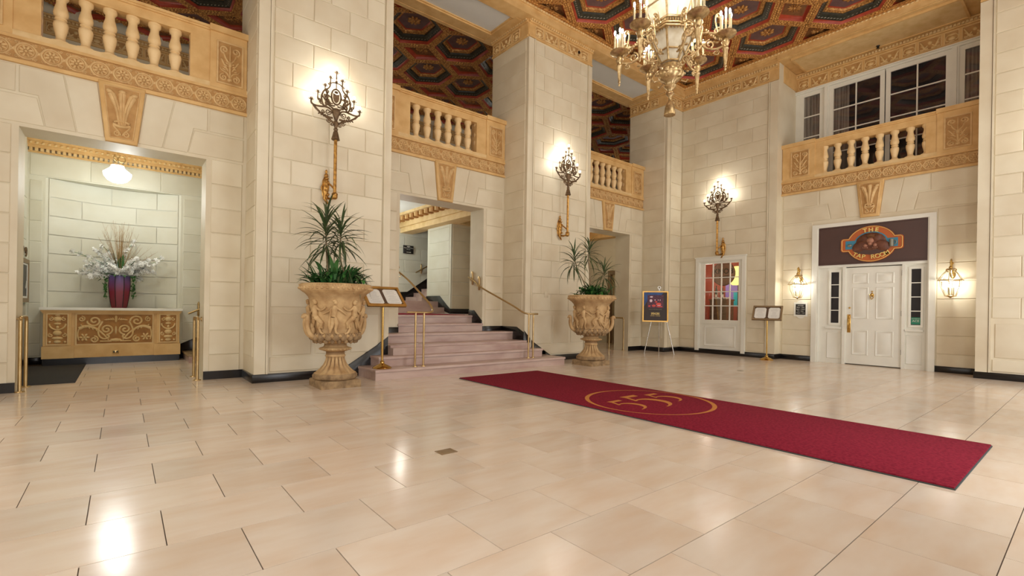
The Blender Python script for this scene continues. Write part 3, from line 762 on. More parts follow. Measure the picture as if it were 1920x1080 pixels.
# hall behind the stair
h = MB(); h.box(3.3, 9.5, BK-.0, 10.9, .78, .95); h.box(3.3, 6.62, 11.2, 13.0, 1.1, 1.27); h.box(3.3, 6.62, 10.88, 11.25, .95, 1.11)
for k in range(6): h.box(6.5+.26*k, 9.4, 12.0, 13.0, 1.27+.13*k, 1.40+.13*k)
hall = h.build('hall_floor', 'stair'); hall['kind'] = 'structure'; hall.name = 'floor_hall'
h = MB(); h.box(3.2, 3.3, BK, 13.1, .7, 4.0); h.box(3.2, 10, 13.0, 13.1, .9, 5.2); h.box(6.58, 10, 10.62, 10.7, .9, 4.0); h.box(6.58, 6.66, 10.70, 11.85, .9, 4.0)
h.box(9.5, 9.6, BK, 10.7, .9, 4.0)
hw = struct(h.build('wall_hall', 'cream_n', smooth=False))
for k in range(9):
    z0 = .97+.1+k*CR; Xb = ML(0, 13.0, 0); o = .35*(k % 2)
    for a in (3.4, 4.3, 5.2, 6.1, 7.0, 7.9, 8.8): block(rect(a+o, a+o+.9, z0, z0+CR), Xb, hw, m='cream_n')
    block(rect(.1, 1.16, z0, z0+CR), MR(6.58, 11.85, 0), hw, m='cream_n')
    block(rect(6.62, 8.1, z0, z0+CR), ML(0, 10.62, 0), hw, m='cream')
    block(rect(8.1, 9.5, z0, z0+CR), ML(0, 10.62, 0), hw, m='cream')
for poly, X in (([(6.58, .95), (9.5, .95), (9.5, 1.08), (6.58, 1.08)], ML(0, 10.62, 0)), ([(0, 1.1), (.62, 1.1), (1.23, .95), (1.23, 1.08), (.72, 1.42), (0, 1.42)], MR(6.58, 11.85, 0)),
                ([(3.3, 1.27), (6.5, 1.27), (9.3, 2.9), (9.3, 3.36), (6.55, 1.56), (3.3, 1.4)], ML(0, 13.0, 0))):
    m = MB(); m.slab(ccw(poly), 0, .022, .004); m.build('skirting', 'black', hw, X)
m = MB(); m.box(3.2, 10, BK, 13.1, 3.75, 3.85); ch = struct(m.build('ceiling_hall', 'soffit', smooth=False))
m = MB()
for (a, b, z) in ((6.30, 6.7, 3.28), (6.24, 6.5, 3.42), (6.1, 6.5, 3.58), (6.02, 6.6, 3.68)): m.box(a, b, BK, 13.0, z, z+.18)
m.box(6.58, 9.6, 10.3, 10.62, 3.4, 3.8); m.box(6.58, 9.6, 10.42, 10.62, 3.28, 3.5); m.build('cornice', 'tan_l', ch)
m = MB()
for k in range(16): m.box(6.06, 6.24, 8.8+k*.27, 8.92+k*.27, 3.55, 3.66)
o = m.build('dentil_row', 'tan_d', ch); o['kind'] = 'stuff'
m = MB(); m.slab(rect(4.1, 5.8, 8.75, 10.7), .95, .958, .003); o = m.build('stair_carpet', 'carpet'); tag(o, 'narrow crimson carpet lying on the landing at the top of the marble stairs', 'carpet')
def sign_plate(name, X, w, h, lines, label, group=None, arrow=True):
    t = thing(name, X, label, 'sign', group)
    m = MB(); m.slab(rect(-w/2, w/2, -h/2, h/2), 0, .02, .004); m.build('plate', 'signblk', t)
    m = MB(); m.blob(0, h*.36, w*.18, h*.06, .006, 0, .02); m.build('crest', 'signtxt', t)
    for i, s in enumerate(lines): text('lettering', s, h*.17, T(0, h*(.2-.2*i), .021), 'signtxt', t, .001)
    if arrow:
        m = MB(); m.prism([(-w*.2, -h*.36), (w*.15, -h*.36), (w*.15, -h*.41), (w*.26, -h*.33), (w*.15, -h*.25), (w*.15, -h*.30), (-w*.2, -h*.30)], .019, .023); m.build('arrow', 'signtxt', t)
    return t
sign_plate('direction_sign', ML(6.55, 12.96, 2.81), .33, .24, ['Plaza Lobby Shops', 'Rooms'], 'small black direction sign with white arrow on the hall wall')
def railing(name, pts, r, X, label, brackets=(), posts=(), group=None):
    t = thing(name, X, label, 'handrail', group)
    m = MB(); m.tube(pts, r, 10); m.build('rail', 'brass_d', t)
    for (p, d) in brackets:
        m = MB(); q = (p[0]+d[0], p[1]+d[1], p[2]); m.tube([p, (p[0], p[1], p[2]-.05), (q[0], q[1], p[2]-.05)], .009, 6)
        m.X = T(*q); n = Vector(d).normalized()
        m.tube([(0, 0, -.14), (0, 0, -.12), (0, 0, .12), (0, 0, .16)], [.004, .022, .022, .004], 8); m.tube([(0, 0, .08), (-n.x*.035, -n.y*.035, .12), (-n.x*.02, -n.y*.02, .16)], .006, 5)
        m.build('bracket', 'brass_d', t)
    for p in posts:
        m = MB(); m.tube([(p[0], p[1], p[2]), (p[0], p[1], p[3])], .016, 10); m.tube([(p[0], p[1], p[2]), (p[0], p[1], p[2]+.012)], [.04, .036], 14); m.build('post', 'brass_d', t)
    return t
def smooth_path(pts, n=5):
    out = []
    P = [Vector(p) for p in pts]
    for i in range(len(P)-1):
        a, b, c, d = P[max(i-1, 0)], P[i], P[i+1], P[min(i+2, len(P)-1)]
        for k in range(n):
            t = k/n; out.append(.5*((2*b)+(c-a)*t+(2*a-5*b+4*c-d)*t*t+(3*b-a-3*c+d)*t**3))
    out.append(P[-1]); return [tuple(p) for p in out]
railing('stair_handrail', smooth_path([(3.46, 6.87, 1.02), (3.62, 6.87, 1.02), (3.86, 6.88, 1.02), (3.99, 7.0, 1.06), (4.03, 7.2, 1.18), (4.03, 7.6, 1.40), (4.03, 8.0, 1.61), (4.03, 8.45, 1.80)]), .017, I4,
        'brass handrail curling over two posts at the left foot of the stairs', [((4.03, 8.3, 1.72), (-.055, 0))], [(3.61, 6.87, .155, 1.02), (3.76, 6.87, .155, 1.02)])
railing('stair_handrail', smooth_path([(6.33, 6.98, 1.01), (6.1, 6.98, 1.01), (6.03, 7.08, 1.04), (5.99, 7.3, 1.15), (5.9, 7.7, 1.33), (5.79, 8.15, 1.54), (5.79, 8.4, 1.68), (5.79, 8.62, 1.77)]), .017, I4,
        'brass handrail sweeping down from the opening to two posts beside the second urn', [((5.79, 8.3, 1.62), (.055, 0)), ((5.79, 8.55, 1.74), (.055, 0))], [(6.1, 6.98, .155, 1.01), (6.22, 6.98, .155, 1.01)])
railing('wall_handrail', [(6.78, 12.9, 2.14), (8.4, 12.9, 3.02)], .02, I4, 'brass handrail sloping up the pale wall deep inside the stair hall', [((7.0, 12.9, 2.26), (0, .08))])
railing('wall_handrail', [(7.15, 10.54, 1.72), (7.5, 10.54, 1.58)], .016, I4, 'short brass rail end on the brown hall wall past the stair opening', [((7.3, 10.54, 1.65), (0, .06))])
def guard(x, y0, y1, label, side):
    t = thing('guard_rail', T(x, y0), label, 'guard rail', 'paired brass guard posts in the side openings'); d = y1-y0
    m = MB(); m.tube(smooth_path([(0, 0, .85), (0, .02, .885), (0, .06, .90), (0, d-.06, .90), (0, d-.02, .885), (0, d, .85)], 3), .019, 10)
    m.tube([(0, .05, .88), (side*.05, .05, .88)], [.012, .012], 8); m.tube([(side*.042, .05, .88), (side*.05, .05, .88)], .035, 12); m.build('rail', 'brass_d', t)
    for y in (0, d):
        m = MB(); m.tube([(0, y, 0), (0, y, .86)], .019, 10); m.tube([(0, y, 0), (0, y, .012)], [.05, .045], 14); m.build('post', 'brass_d', t)
guard(-.965, 8.2, 8.66, 'brass guard rail on two posts beside the dark floor mat', -1)
guard(.835, 8.2, 8.64, 'brass guard rail on two posts between the carved cabinet and the tall pillar', 1)
guard(10.82, 8.36, 8.86, 'brass guard rail on two posts in the corridor opening by the easel', 1)

# niche room
h = MB(); h.box(-1.41, -1.31, BK, 12.2, 0, 4.0); h.box(-1.41, -1.09, 11.7, 12.2, 0, 4.0); h.box(.88, 3.2, 11.7, 12.2, 0, 4.0); h.box(-1.09, .88, 11.7, 12.2, 3.28, 4.0); h.box(-1.09, .88, 12.05, 12.2, 0, 3.3)
h.box(2.6, 2.7, BK, 11.7, 0, 4.0)
nwall = struct(h.build('wall_niche', 'cream_n', smooth=False))
nn = 14; m = MB(); vs = []; fs = []
for i in range(nn+1):
    x = -1.09+1.97*i/nn; y = 11.715+.30*sin(PI*i/nn); vs += [(x, y, .9), (x, y, 3.3)]
for i in range(nn): fs.append((2*i, 2*i+2, 2*i+3, 2*i+1))
m.add(vs, fs); m.build('curved_back', 'cream_n', nwall)
def arcblock(x0, x1, z0, z1):
    m = MB(); n = 5; vs = []
    for z, d in ((z0+.008, 0), (z1-.008, 0)):
        for i in range(n+1):
            x = x0+.008+(x1-x0-.016)*i/n; vs.append((x, 11.712+.30*sin(PI*(x+1.09)/1.97)-.012, z))
    m.add(vs, [(i, i+1, n+2+i, n+1+i) for i in range(n)]); m.build('stone_block', 'cream_n', nwall)
for k in range(7):
    z0 = .95+k*.333; js = [-1.05, -.62, .18, .84] if k % 2 else [-1.05, -.2, .5, .84]
    for a, b in zip(js[:-1], js[1:]): arcblock(a, b, z0, z0+.333)
for k in range(11):
    z0 = k*CR if k else .14; z1 = (k+1)*CR
    if z1 > 3.25: break
    block(rect(-1.29, -1.12, z0, z1), ML(0, 11.7, 0), nwall, m='cream_n'); block(rect(.92, 1.6, z0, z1), ML(0, 11.7, 0), nwall, m='cream_n'); block(rect(1.6, 2.5, z0, z1), ML(0, 11.7, 0), nwall, m='cream_n')
    for a, b in ((.1, 1.0), (1.0, 1.9), (1.9, 2.9)): block(rect(a, b, z0, z1), MS(-1.31, BK, 0), nwall, m='cream_n')
for a, b in ((-1.29, -.5), (-.5, .55), (.55, 1.6)): block(rect(a, b, 3.29, 3.67), ML(0, 11.7, 0), nwall, m='cream_n')
m = MB(); m.box(-1.41, 3.2, BK, 12.2, 3.9, 4.0); cn = struct(m.build('ceiling_niche', 'tan_l', smooth=False))
m = MB(); m.X = ML(-1.31, 11.7, 0); m.box(0, 3.9, 3.68, 3.71, 0, .03); m.box(0, 3.9, 3.76, 3.80, 0, .09); m.box(0, 3.9, 3.80, 3.86, 0, .13); m.box(0, 3.9, 3.86, 3.9, 0, .17); m.build('cornice', 'tan', cn)
m = MB(); m.X = ML(-1.31, 11.7, 0); dentils(m, 0, 3.9, 3.71, 3.76, .06, .07); o = m.build('dentil_row', 'tan_l', cn); o['kind'] = 'stuff'
m = MB(); m.X = ML(-1.31, 11.7, 0)
for k in range(50): m.blob(.04+k*.078, 3.83, .03, .022, .014, .6, .13, seg=5)
o = m.build('egg_moulding', 'tan_l', cn); o['kind'] = 'stuff'
for poly, X in ((rect(-1.31, -1.1, 0, .12), ML(0, 11.7, 0)), (rect(0, 3.1, 0, .12), MS(-1.31, BK, 0)), ([(.88, 0), (2.6, 0), (2.6, 1.0), (1.25, .45), (.88, .28)], ML(0, 11.7, 0))):
    m = MB(); m.slab(ccw(poly), 0, .022, .004); m.build('skirting', 'black', nwall, X)
ns = thing('side_steps', T(.95, 10.6), 'low brown steps climbing away behind the brass posts by the niche cabinet', 'stairs')
for k in range(4):
    m = MB(); m.box(.3*k, 1.6, 0, 1.09, (0 if k == 0 else .15*k-.02), .15*k+.12); r = m.build('step', 'stair', ns, smooth=False)
    m = MB(); m.slab(rect(.3*k-.02, 1.6, 0, 1.09), .15*k+.12, .15*k+.15, .006)
    for q in range(3): m.box(.3*k+.02+.03*q, .3*k+.03+.03*q, .02, 1.07, .15*k+.15, .15*k+.154)
    m.build('tread', 'doorbr', r)
railing('wall_handrail', [(1.02, 11.6, .90), (1.7, 11.6, 1.22)], .019, I4, 'brass rail end beside the niche cabinet above the side steps', [((1.2, 11.6, .985), (0, .08))])
m = MB(); m.slab(rect(0, .78, 0, 2.45), 0, .012, .004); o = m.build('door_mat', 'mat_d', None, T(-1.28, 8.78)); tag(o, 'dark grey floor mat inside the niche opening below the wall frame', 'mat')

# carved cabinet under the niche
cb = thing('carved_console', ML(-.1, 11.32, 0), 'ochre carved console under the flower vase in the niche', 'console')
m = MB(); m.box(-.93, .93, .12, .92, -.4, 0); m.box(-.955, .955, .12, .34, -.4, .02)
for s in (-1, 1):
    a, b = sorted((s*.60, s*.955)); m.box(a, b, .34, .92, -.4, .035); a, b = sorted((s*.56, s*.97)); m.box(a, b, .12, .33, -.4, .055)
m.build('body', 'tan', cb)
m = MB(); m.box(-.97, .97, .90, .93, -.4, .05); m.box(-.985, .985, .93, .96, -.4, .07); m.build('cornice', 'tan', cb)
m = MB(); m.slab(rect(-1.0, 1.0, -.1, .7), .96, 1.0, .01, X=Matrix.Identity(4)); 
m2 = MB(); m2.box(-1.0, 1.0, .96, 1.0, -.42, .10); m2.box(-.99, .99, .955, .96, -.4, .09); m2.build('stone_top', 'white', cb)
m = MB(); m.box(-.96, .96, 0, .12, -.38, .03); m.build('plinth', 'black', cb)
f = MB(); w2, z0, z1 = .53, .36, .88; f.mi = 1; f.box(-w2, w2, z0, z1, 0, .006); f.mi = 0
for s in (-1, 1):
    f.sweep(spiral(s*.13, .61, .095, .012, -PI/2, -s*1.6, 26), .016, .022, .006)
    f.sweep(bez((s*.13, .515, 0), (s*.03, .49, 0), (s*.18, .36, 0), (s*.24, .52, 0), 12), .016, .022, .006)
    f.sweep(bez((s*.24, .52, 0), (s*.26, .66, 0), (s*.2, .70, 0), (s*.19, .76, 0), 10), .016, .022, .006)
    f.sweep(spiral(s*.30, .765, .10, .012, PI, s*-1.5, 26), .016, .022, .006)
    f.sweep(spiral(s*.47, .80, .05, .008, PI/2, s*1.4, 16), .012, .02, .006)
    f.sweep(bez((s*.10, .42, 0), (s*.25, .66, 0), (s*.38, .72, 0), (s*.50, .63, 0), 12), .03, .026, .006, taper=(.4, 1))
    f.sweep(bez((s*.50, .63, 0), (s*.53, .55, 0), (s*.52, .48, 0), (s*.5, .42, 0), 8), .012, .02, .006)
    f.sweep(spiral(s*.30, .435, .06, .01, PI/2, s*1.5, 20), .014, .02, .006)
    for k in range(6): a = 2*PI*k/6; f.blob(s*.43+.045*cos(a), .475+.045*sin(a), .03, .018, .024, a, .006)
    f.blob(s*.43, .475, .022, .022, .032, 0, .006)
    for k in range(5): f.blob(s*(.27+.05*k), .60+.022*k, .028, .011, .03, s*(1.2-.1*k), .006, seg=6); f.blob(s*(.04+.025*k), .80-.004*k, .03, .012, .022, s*(1.1-.3*k), .006, seg=6)
    f.sweep([(s*.06, .40), (s*.22, .40)], .012, .02, .006)
f.blob(0, .80, .022, .07, .03, 0, .006); f.blob(0, .42, .09, .03, .02, 0, .006); f.blob(0, .60, .02, .08, .02, 0, .006)
for r in ((-w2-.02, w2+.02, z0-.02, z0), (-w2-.02, w2+.02, z1, z1+.02), (-w2-.02, -w2, z0, z1), (w2, w2+.02, z0, z1)): f.box(*r, 0, .018)
f.build('scroll_panel', ['tan_l', 'tan_d'], cb)
for s in (-1, 1):
    f = MB(); cx = s*.775; f.mi = 1; f.box(cx-.125, cx+.125, .37, .88, .035, .041); f.mi = 0
    for r in ((cx-.14, cx+.14, .355, .37), (cx-.14, cx+.14, .88, .895), (cx-.14, cx-.125, .37, .88), (cx+.125, cx+.14, .37, .88)): f.box(*r, .035, .052)
    f.blob(cx, .80, .055, .05, .03, 0, .041); f.blob(cx, .865, .035, .012, .02, 0, .041); f.blob(cx, .72, .05, .022, .03, 0, .041); f.blob(cx, .66, .022, .03, .02, 0, .041)
    f.sweep(arc(cx, .72, .105, 180, 360, 12), .014, .02, .041); f.blob(cx, .56, .06, .05, .03, 0, .041); f.blob(cx, .47, .075, .03, .03, 0, .041); f.blob(cx, .41, .05, .03, .022, 0, .041)
    for u in (-1, 1):
        f.sweep(spiral(cx+u*.08, .8, .035, .008, PI/2, u*1.2, 12), .009, .016, .041); f.sweep(spiral(cx+u*.085, .52, .035, .008, PI/2, -u*1.2, 12), .009, .016, .041); f.blob(cx+u*.095, .405, .02, .02, .02, 0, .041)
    f.build('vase_panel', ['tan_l', 'tan_d'], cb)
so = MB(); so.slab(rect(-.045, .045, .17, .235), .02, .03, .003); s1 = so.build('socket_plate', 'brass_d', cb)
so = MB(); so.blob(-.02, .203, .014, .016, .004, 0, .03); so.blob(.02, .203, .014, .016, .004, 0, .03); so.build('socket', 'black', s1)

# vase and flowers
vx, vy = -.06, 11.55
m = MB()
prof = [(0, .12), (.03, .125), (.2, .15), (.4, .17), (.55, .165), (.6, .16), (.6, .14), (.5, .14)]
m.lathe(prof, 8, RZ(PI/8)); v = m.build('glazed_vase', 'vase', None, T(vx, vy, 1.0), ang=20); tag(v, 'tall red and violet glazed vase holding the white flowers', 'vase')
m = MB()
for k in range(8): a = PI/8+2*PI*k/8; m.tube([(.123*cos(a), .123*sin(a), .02), (.152*cos(a), .152*sin(a), .2), (.171*cos(a), .171*sin(a), .4), (.162*cos(a), .162*sin(a), .6)], .006, 5)
m.build('rib', 'black', v)
rd = random.Random(3)
fa = thing('flower_arrangement', T(vx, vy, 1.56), 'white orchid sprays with dry twigs standing in the red vase', 'flowers')
bl = MB()
for k in range(5): a = 2*PI*k/5; bl.add([(0, 0, 0), (.028*cos(a-.45), .028*sin(a-.45), .007), (.04*cos(a), .04*sin(a), .0), (.028*cos(a+.45), .028*sin(a+.45), .007)], [(0, 1, 2, 3)])
bl.ell((0, 0, .006), (.007, .007, .007), seg=5, ring=3)
def spray(a, el, ln):
    m = MB(); s = MB(); n = 9; P = []
    for i in range(n+1):
        t = i/n; e = el-1.1*t*t; P.append((cos(a)*ln*t*cos(e*.6+el*.4), sin(a)*.45*ln*t*cos(el), ln*t*sin(el)-.18*ln*t*t))
    s.tube(P, .004, 5)
    for i in range(3, n+1):
        for q in range(4):
            X = T(P[i][0]+rd.uniform(-.035, .035), P[i][1]+rd.uniform(-.035, .035), P[i][2]+rd.uniform(-.03, .03)) @ RZ(rd.uniform(0, 6)) @ RX(rd.uniform(.6, 2.2))
            m.add(bl.v, bl.f, RZ(0) @ X)
    so_ = s.build('flower_stem', 'leaf', fa); b_ = m.build('blossoms', 'petal', so_); b_['kind'] = 'stuff'
for k in range(17):
    a = 2*PI*k/17+rd.uniform(-.15, .15); spray(a, rd.uniform(.15, .75), rd.uniform(.42, .68)); spray(a+.2, rd.uniform(.5, 1.1), rd.uniform(.35, .5))
spray(1.2, 1.45, .85); spray(2.0, 1.3, .72); spray(.2, .95, .68); spray(3.3, .95, .68); spray(4, 1.2, .66); spray(2.2, 1.2, .55); spray(0.3, 1.1, .5); spray(5.3, 1.05, .52)
for k in range(48):
    a = rd.uniform(0, 2*PI); lean = rd.uniform(.03, .45); ln = rd.uniform(.7, 1.12) if k < 36 else rd.uniform(.6, .85)
    if k >= 36: lean = rd.uniform(.6, .9)
    m = MB(); p = [(cos(a)*lean*ln*t**1.2, sin(a)*.5*lean*ln*t**1.2, ln*t*(1-lean*.35)) for t in (0, .25, .5, .75, 1)]; m.tube(p, [.005, .004, .003, .002, .0012], 4)
    for q in range(4): t = .5+.12*q; b = rd.uniform(-.6, .6); m.tube([(cos(a)*lean*ln*t**1.2, sin(a)*.5*lean*ln*t**1.2, ln*t*(1-lean*.35)), (cos(a)*lean*ln*t**1.2+b*.1, sin(a)*.5*lean*ln*t, ln*(t+.12)*(1-lean*.35))], [.002, .001], 3)
    m.build('dry_twig', 'twig', fa)
def leafmesh(ln, w, droop, rise=.0, n=6, fold=.25):
    m = MB(); vs = []; fs = []
    for i in range(n+1):
        t = i/n; ww = w*(sin(PI*min(1, t*.92+.08))**.8)*(1 if t < .98 else .05); x = ln*(t-.12*droop*t*t); z = rise*t*ln-droop*ln*t*t
        vs += [(x, -ww, z+ww*fold), (x, 0, z), (x, ww, z+ww*fold)]
    for i in range(n):
        for j in (0, 1): fs.append((3*i+j, 3*i+3+j, 3*i+4+j, 3*i+1+j))
    m.add(vs, fs); return m
def leafdata(nm, mt, *a, **k):
    o = leafmesh(*a, **k).build(nm, mt); d = o.data; bpy.data.objects.remove(o); return d
fl_a = leafdata('leaf', 'leaf', .34, .03, .5, .5)
for k in range(14):
    a = 2*PI*k/14; put('leaf', fl_a, fa, T(.05*cos(a), .05*sin(a), 0) @ RZ(a) @ RY(rd.uniform(-.5, .5)))
bd = leafdata('leaf', 'leaf', .34, .024, .2, 1.2)
for k in range(12): put('leaf', bd, fa, T(.04*cos(k), .04*sin(k), 0) @ RZ(k*2.4) @ RY(-rd.uniform(.0, .9)) @ SC(rd.uniform(.8, 1.2)))

for s in (-1, 1):
    m = MB(); P = [(s*.16, -.03, .04), (s*.21, -.04, -.08), (s*.20, -.04, -.25), (s*.19, -.04, -.4)]; m.tube(P, .004, 5)
    for q in range(60):
        t = rd.random(); z = .02-.42*t; X = T(s*(.2+rd.uniform(-.025, .025)), -.04+rd.uniform(-.03, .03), z) @ RZ(rd.uniform(0, 6)) @ RX(rd.uniform(.8, 2.4))
        m.add([(0, 0, 0), (.016, .022, .004), (0, .05, 0), (-.016, .022, .004)], [(0, 1, 2, 3)], X)
    o = m.build('hanging_vine', 'leaf2', fa)

# framed notice on the niche side wall, pendant
fr = thing('framed_notice', MS(-1.31, 11.35, 1.44), 'dark framed notice with brass scroll on the niche side wall', 'picture frame')
m = MB(); m.box(-.62, .3, -.40, .40, 0, .02); m.build('back_board', 'glass', fr)
m = MB()
for r in ((-.56, .24, -.36, -.29), (-.56, .24, .29, .36), (-.56, -.49, -.29, .29), (.17, .24, -.29, .29)): m.box(*r, .02, .05)
m.build('frame', 'doorbr', fr); m = MB(); m.box(-.49, .17, -.29, .29, .02, .03); m.build('dark_panel', 'signblk', fr); m = MB()
for r in ((-.49, .17, -.29, -.26), (-.49, .17, .26, .29), (.13, .17, -.26, .26)): m.box(*r, .03, .038)
m.build('mount', 'paper', fr)
m = MB(); m.prism([(.0, -.12), (.04, -.14), (.09, -.04), (.12, -.05), (.11, 0), (.05, -.01), (.06, -.03)], .03, .036); m.build('arrow', 'signtxt', fr)
for s in (-1, 1):
    m = MB(); m.tube([(p[0]-.16, p[1]+.50, .03) for p in spiral(s*.16, 0, .085, .02, -PI/2, s*1.2, 18)], .012, 6); m.build('scroll', 'bronze', fr)
pd = thing('pendant_lamp', T(-.11, 10.9, 3.9), 'lit white schoolhouse pendant lamp hanging in the niche room', 'lamp')
m = MB(); m.lathe([(-.03, .10), (-.015, .11), (0, .11)], 24); m.tube([(0, 0, -.01), (0, 0, -.2)], .007, 6)
for k in range(3): a = 2*PI*k/3; m.tube([(p[0]*cos(a), p[0]*sin(a), p[1]-.28) for p in arc(.055, 0, .05, 0, 360, 14)], .008, 6)
m.build('canopy', 'brass_d', pd)
m = MB(); m.lathe([(-.70, .03), (-.695, .08), (-.66, .14), (-.6, .185), (-.545, .2), (-.53, .2), (-.5, .165), (-.46, .12), (-.44, .1), (-.40, .09)], 28); m.build('glass_globe', 'globe', pd)
light('pendant_light', (-.11, 10.9, 3.0), 20, (.95, 1, .97), size=.2)

# corridor behind the third opening
h = MB(); h.box(8.2, 8.3, BK, 11.6, 0, 4.0); h.box(8.2, 14.2, 11.5, 11.6, 0, 4.0); h.box(12.9, 13.0, BK, 11.5, 2.45, 4.0); h.box(12.9, 13.0, 10.6, 11.5, 0, 2.5); h.box(14.1, 14.2, 8.7, 11.6, 0, 4)
wc = struct(h.build('wall_corridor', 'cream', smooth=False)); m = MB(); m.box(8.2, 14.2, BK, 11.6, 3.9, 4.0); cc = struct(m.build('ceiling_corridor', 'tan_l', smooth=False))
m = MB(); m.box(8.3, 12.9, 11.1, 11.5, 3.55, 3.9); m.box(12.5, 12.9, BK, 11.5, 3.55, 3.9); m.build('cornice', 'tan', cc)
m = MB(); m.box(12.2, 14.2, BK, 11.6, -.05, -.002); m.build('corridor_floor', 'stair').__setitem__('kind', 'structure')
m = MB(); m.X = MR(12.9, 9.9, 3.12)
m.sweep([(.36*cos(2*PI*i/28), .36*sin(2*PI*i/28)) for i in range(29)], .05, .05); m.blob(0, 0, .3, .3, .02, seg=20)
for k in range(10): a = 2*PI*k/10; m.blob(.15*cos(a), .15*sin(a), .09, .04, .04, a, .01)
m.blob(0, 0, .05, .05, .06)
o = m.build('wall_medallion', 'tan'); tag(o, 'round carved medallion on the corridor wall above the brown door', 'medallion')
dr = thing('corridor_door', MR(12.86, 10.5, 0), 'brown door frame in the corridor behind the second urn', 'door')
m = MB(); m.box(-.1, 0, 0, 2.42, -.1, .03); m.box(1.2, 1.32, 0, 2.42, -.1, .03); m.box(-.1, 1.32, 2.32, 2.45, -.1, .03); m.build('door_frame', 'doorbr', dr)
m = MB(); m.slab(rect(0, .9, .01, 2.3), 0, .045, .01, X=T(0.0, 0, 0) @ RY(-.9)); d = m.build('door_leaf', 'doorbr', dr)
m = MB(); m.box(.55, .68, 1.0, 1.25, .05, .06, X=RY(-.9)); m.build('black_plate', 'black', d)

# ================================================================ DOOR BAY
XD = MR(DX, 3.15, 0)       # local x = 3.15 - Y
ds = struct(empty('door_1', XD))
m = MB()
for b in ((-1.09, -.985, 0, 3.14), (.985, 1.09, 0, 3.14), (-1.09, 1.09, 3.06, 3.14)): m.box(*b, -.22, .045)
for b in ((-.985, -.96, 0, 3.06), (.96, .985, 0, 3.06)): m.box(*b, -.22, .02)
m.build('outer_casing', 'white', ds)
m = MB(); m.box(-.965, -.47, 0, 2.21, -.15, -.07); m.box(.57, .965, 0, 2.21, -.15, -.07); m.box(-.965, .965, 2.15, 2.21, -.15, -.01)
m.build('jamb_panel', 'white', ds)
for a in (-.49, .555):
    m = MB(); m.box(a, a+.055, 0, 2.16, -.15, -.02); m.build('door_casing', 'white', ds)
lf = MB(); lf.box(-.435, .555, .02, 2.13, -.12, -.055)
leaf_ = lf.build('door_leaf', 'white', ds)
for (a, b, z0, z1) in ((-.31, -.02, 1.77, 2.0), (.11, .42, 1.77, 2.0), (-.31, -.02, 1.01, 1.69), (.11, .42, 1.01, 1.69), (-.31, -.02, .22, .76), (.11, .42, .22, .76)):
    m = MB(); n4 = rect(a, b, z0, z1)
    m.rings([(n4, -.0545, 0), (inset(n4, .010), -.043, 0), (inset(n4, .024), -.053, 0), (inset(n4, .045), -.053, 0), (inset(n4, .065), -.043, 0)]); m.build('raised_panel', 'white', leaf_)
m = MB(); m.slab(rect(-.40, -.335, .70, 1.10), -.055, -.048, .003); m.tube([(-.367, .80, -.05), (-.367, .80, -.0), (-.367, .88, .012), (-.367, .98, .0), (-.367, .98, -.05)], .011, 8); m.build('door_handle', 'brass', leaf_)
m = MB(); m.blob(-.36, 1.245, .022, .022, .02, 0, -.055); m.build('lock', 'brass', leaf_)
m = MB(); m.blob(.045, 1.53, .025, .05, .02, 0, -.055); m.tube([(.012, 1.54, -.04), (.02, 1.46, -.03), (.045, 1.43, -.03), (.07, 1.46, -.03), (.078, 1.54, -.04)], .009, 6); m.blob(.045, 1.6, .02, .015, .02, 0, -.055); m.build('knocker', 'brass', leaf_)
for z in (.28, 1.08, 1.92): m = MB(); m.box(.545, .565, z, z+.11, -.06, -.045); m.build('hinge', 'black', leaf_)
def sidelight(x0, x1, sx0, sx1):
    w_ = struct(empty('window_%d' % (1 if x0 < 0 else 2))); w_.parent = ds
    m = MB()
    for b in ((x0-.04, x0, .86, 2.09), (x1, x1+.04, .86, 2.09), (x0-.04, x1+.04, 2.05, 2.09), (x0-.04, x1+.04, .86, .9)): m.box(*b, -.07, -.045)
    m.build('sash', 'white', w_)
    for k in range(4):
        z0 = .9+k*.288; m = MB(); m.box(x0, x1, z0+.008, z0+.28, -.068, -.062); m.build('pane', 'pane_d', w_)
        if k: m = MB(); m.box(x0, x1, z0-.009, z0+.009, -.065, -.05); m.build('glazing_bar', 'white', w_)
    m = MB(); m.box(sx0, sx1, .775, .81, -.07, -.02); m.build('sill', 'white', w_)
    m = MB(); q = rect(sx0+.02, sx1-.02, .1, .70); m.rings([(q, -.0695, 0), (inset(q, .012), -.058, 0), (inset(q, .03), -.068, 0)]); m.build('raised_panel', 'white', w_)
sidelight(-.72, -.565, -.82, -.50); sidelight(.70, .855, .60, .90)
m = MB(); m.box(.705, .85, .92, 1.06, -.062, -.06); o = m.build('door_sticker', 'green', ds)
text('lettering', 'WE SUPPORT', .022, XD @ T(.777, 1.03, -.059), 'signtxt').parent = None
lt = bpy.data.objects['lettering.002'] if 'lettering.002' in bpy.data.objects else None
for o_ in [q for q in bpy.data.objects if q.name.startswith('lettering') and q.parent is None]: o_.parent = o; o_.matrix_basis = T(.777, 1.03, -.059)
text('lettering', 'ACE', .06, T(.777, .985, -.059), 'signtxt', o, .0008)

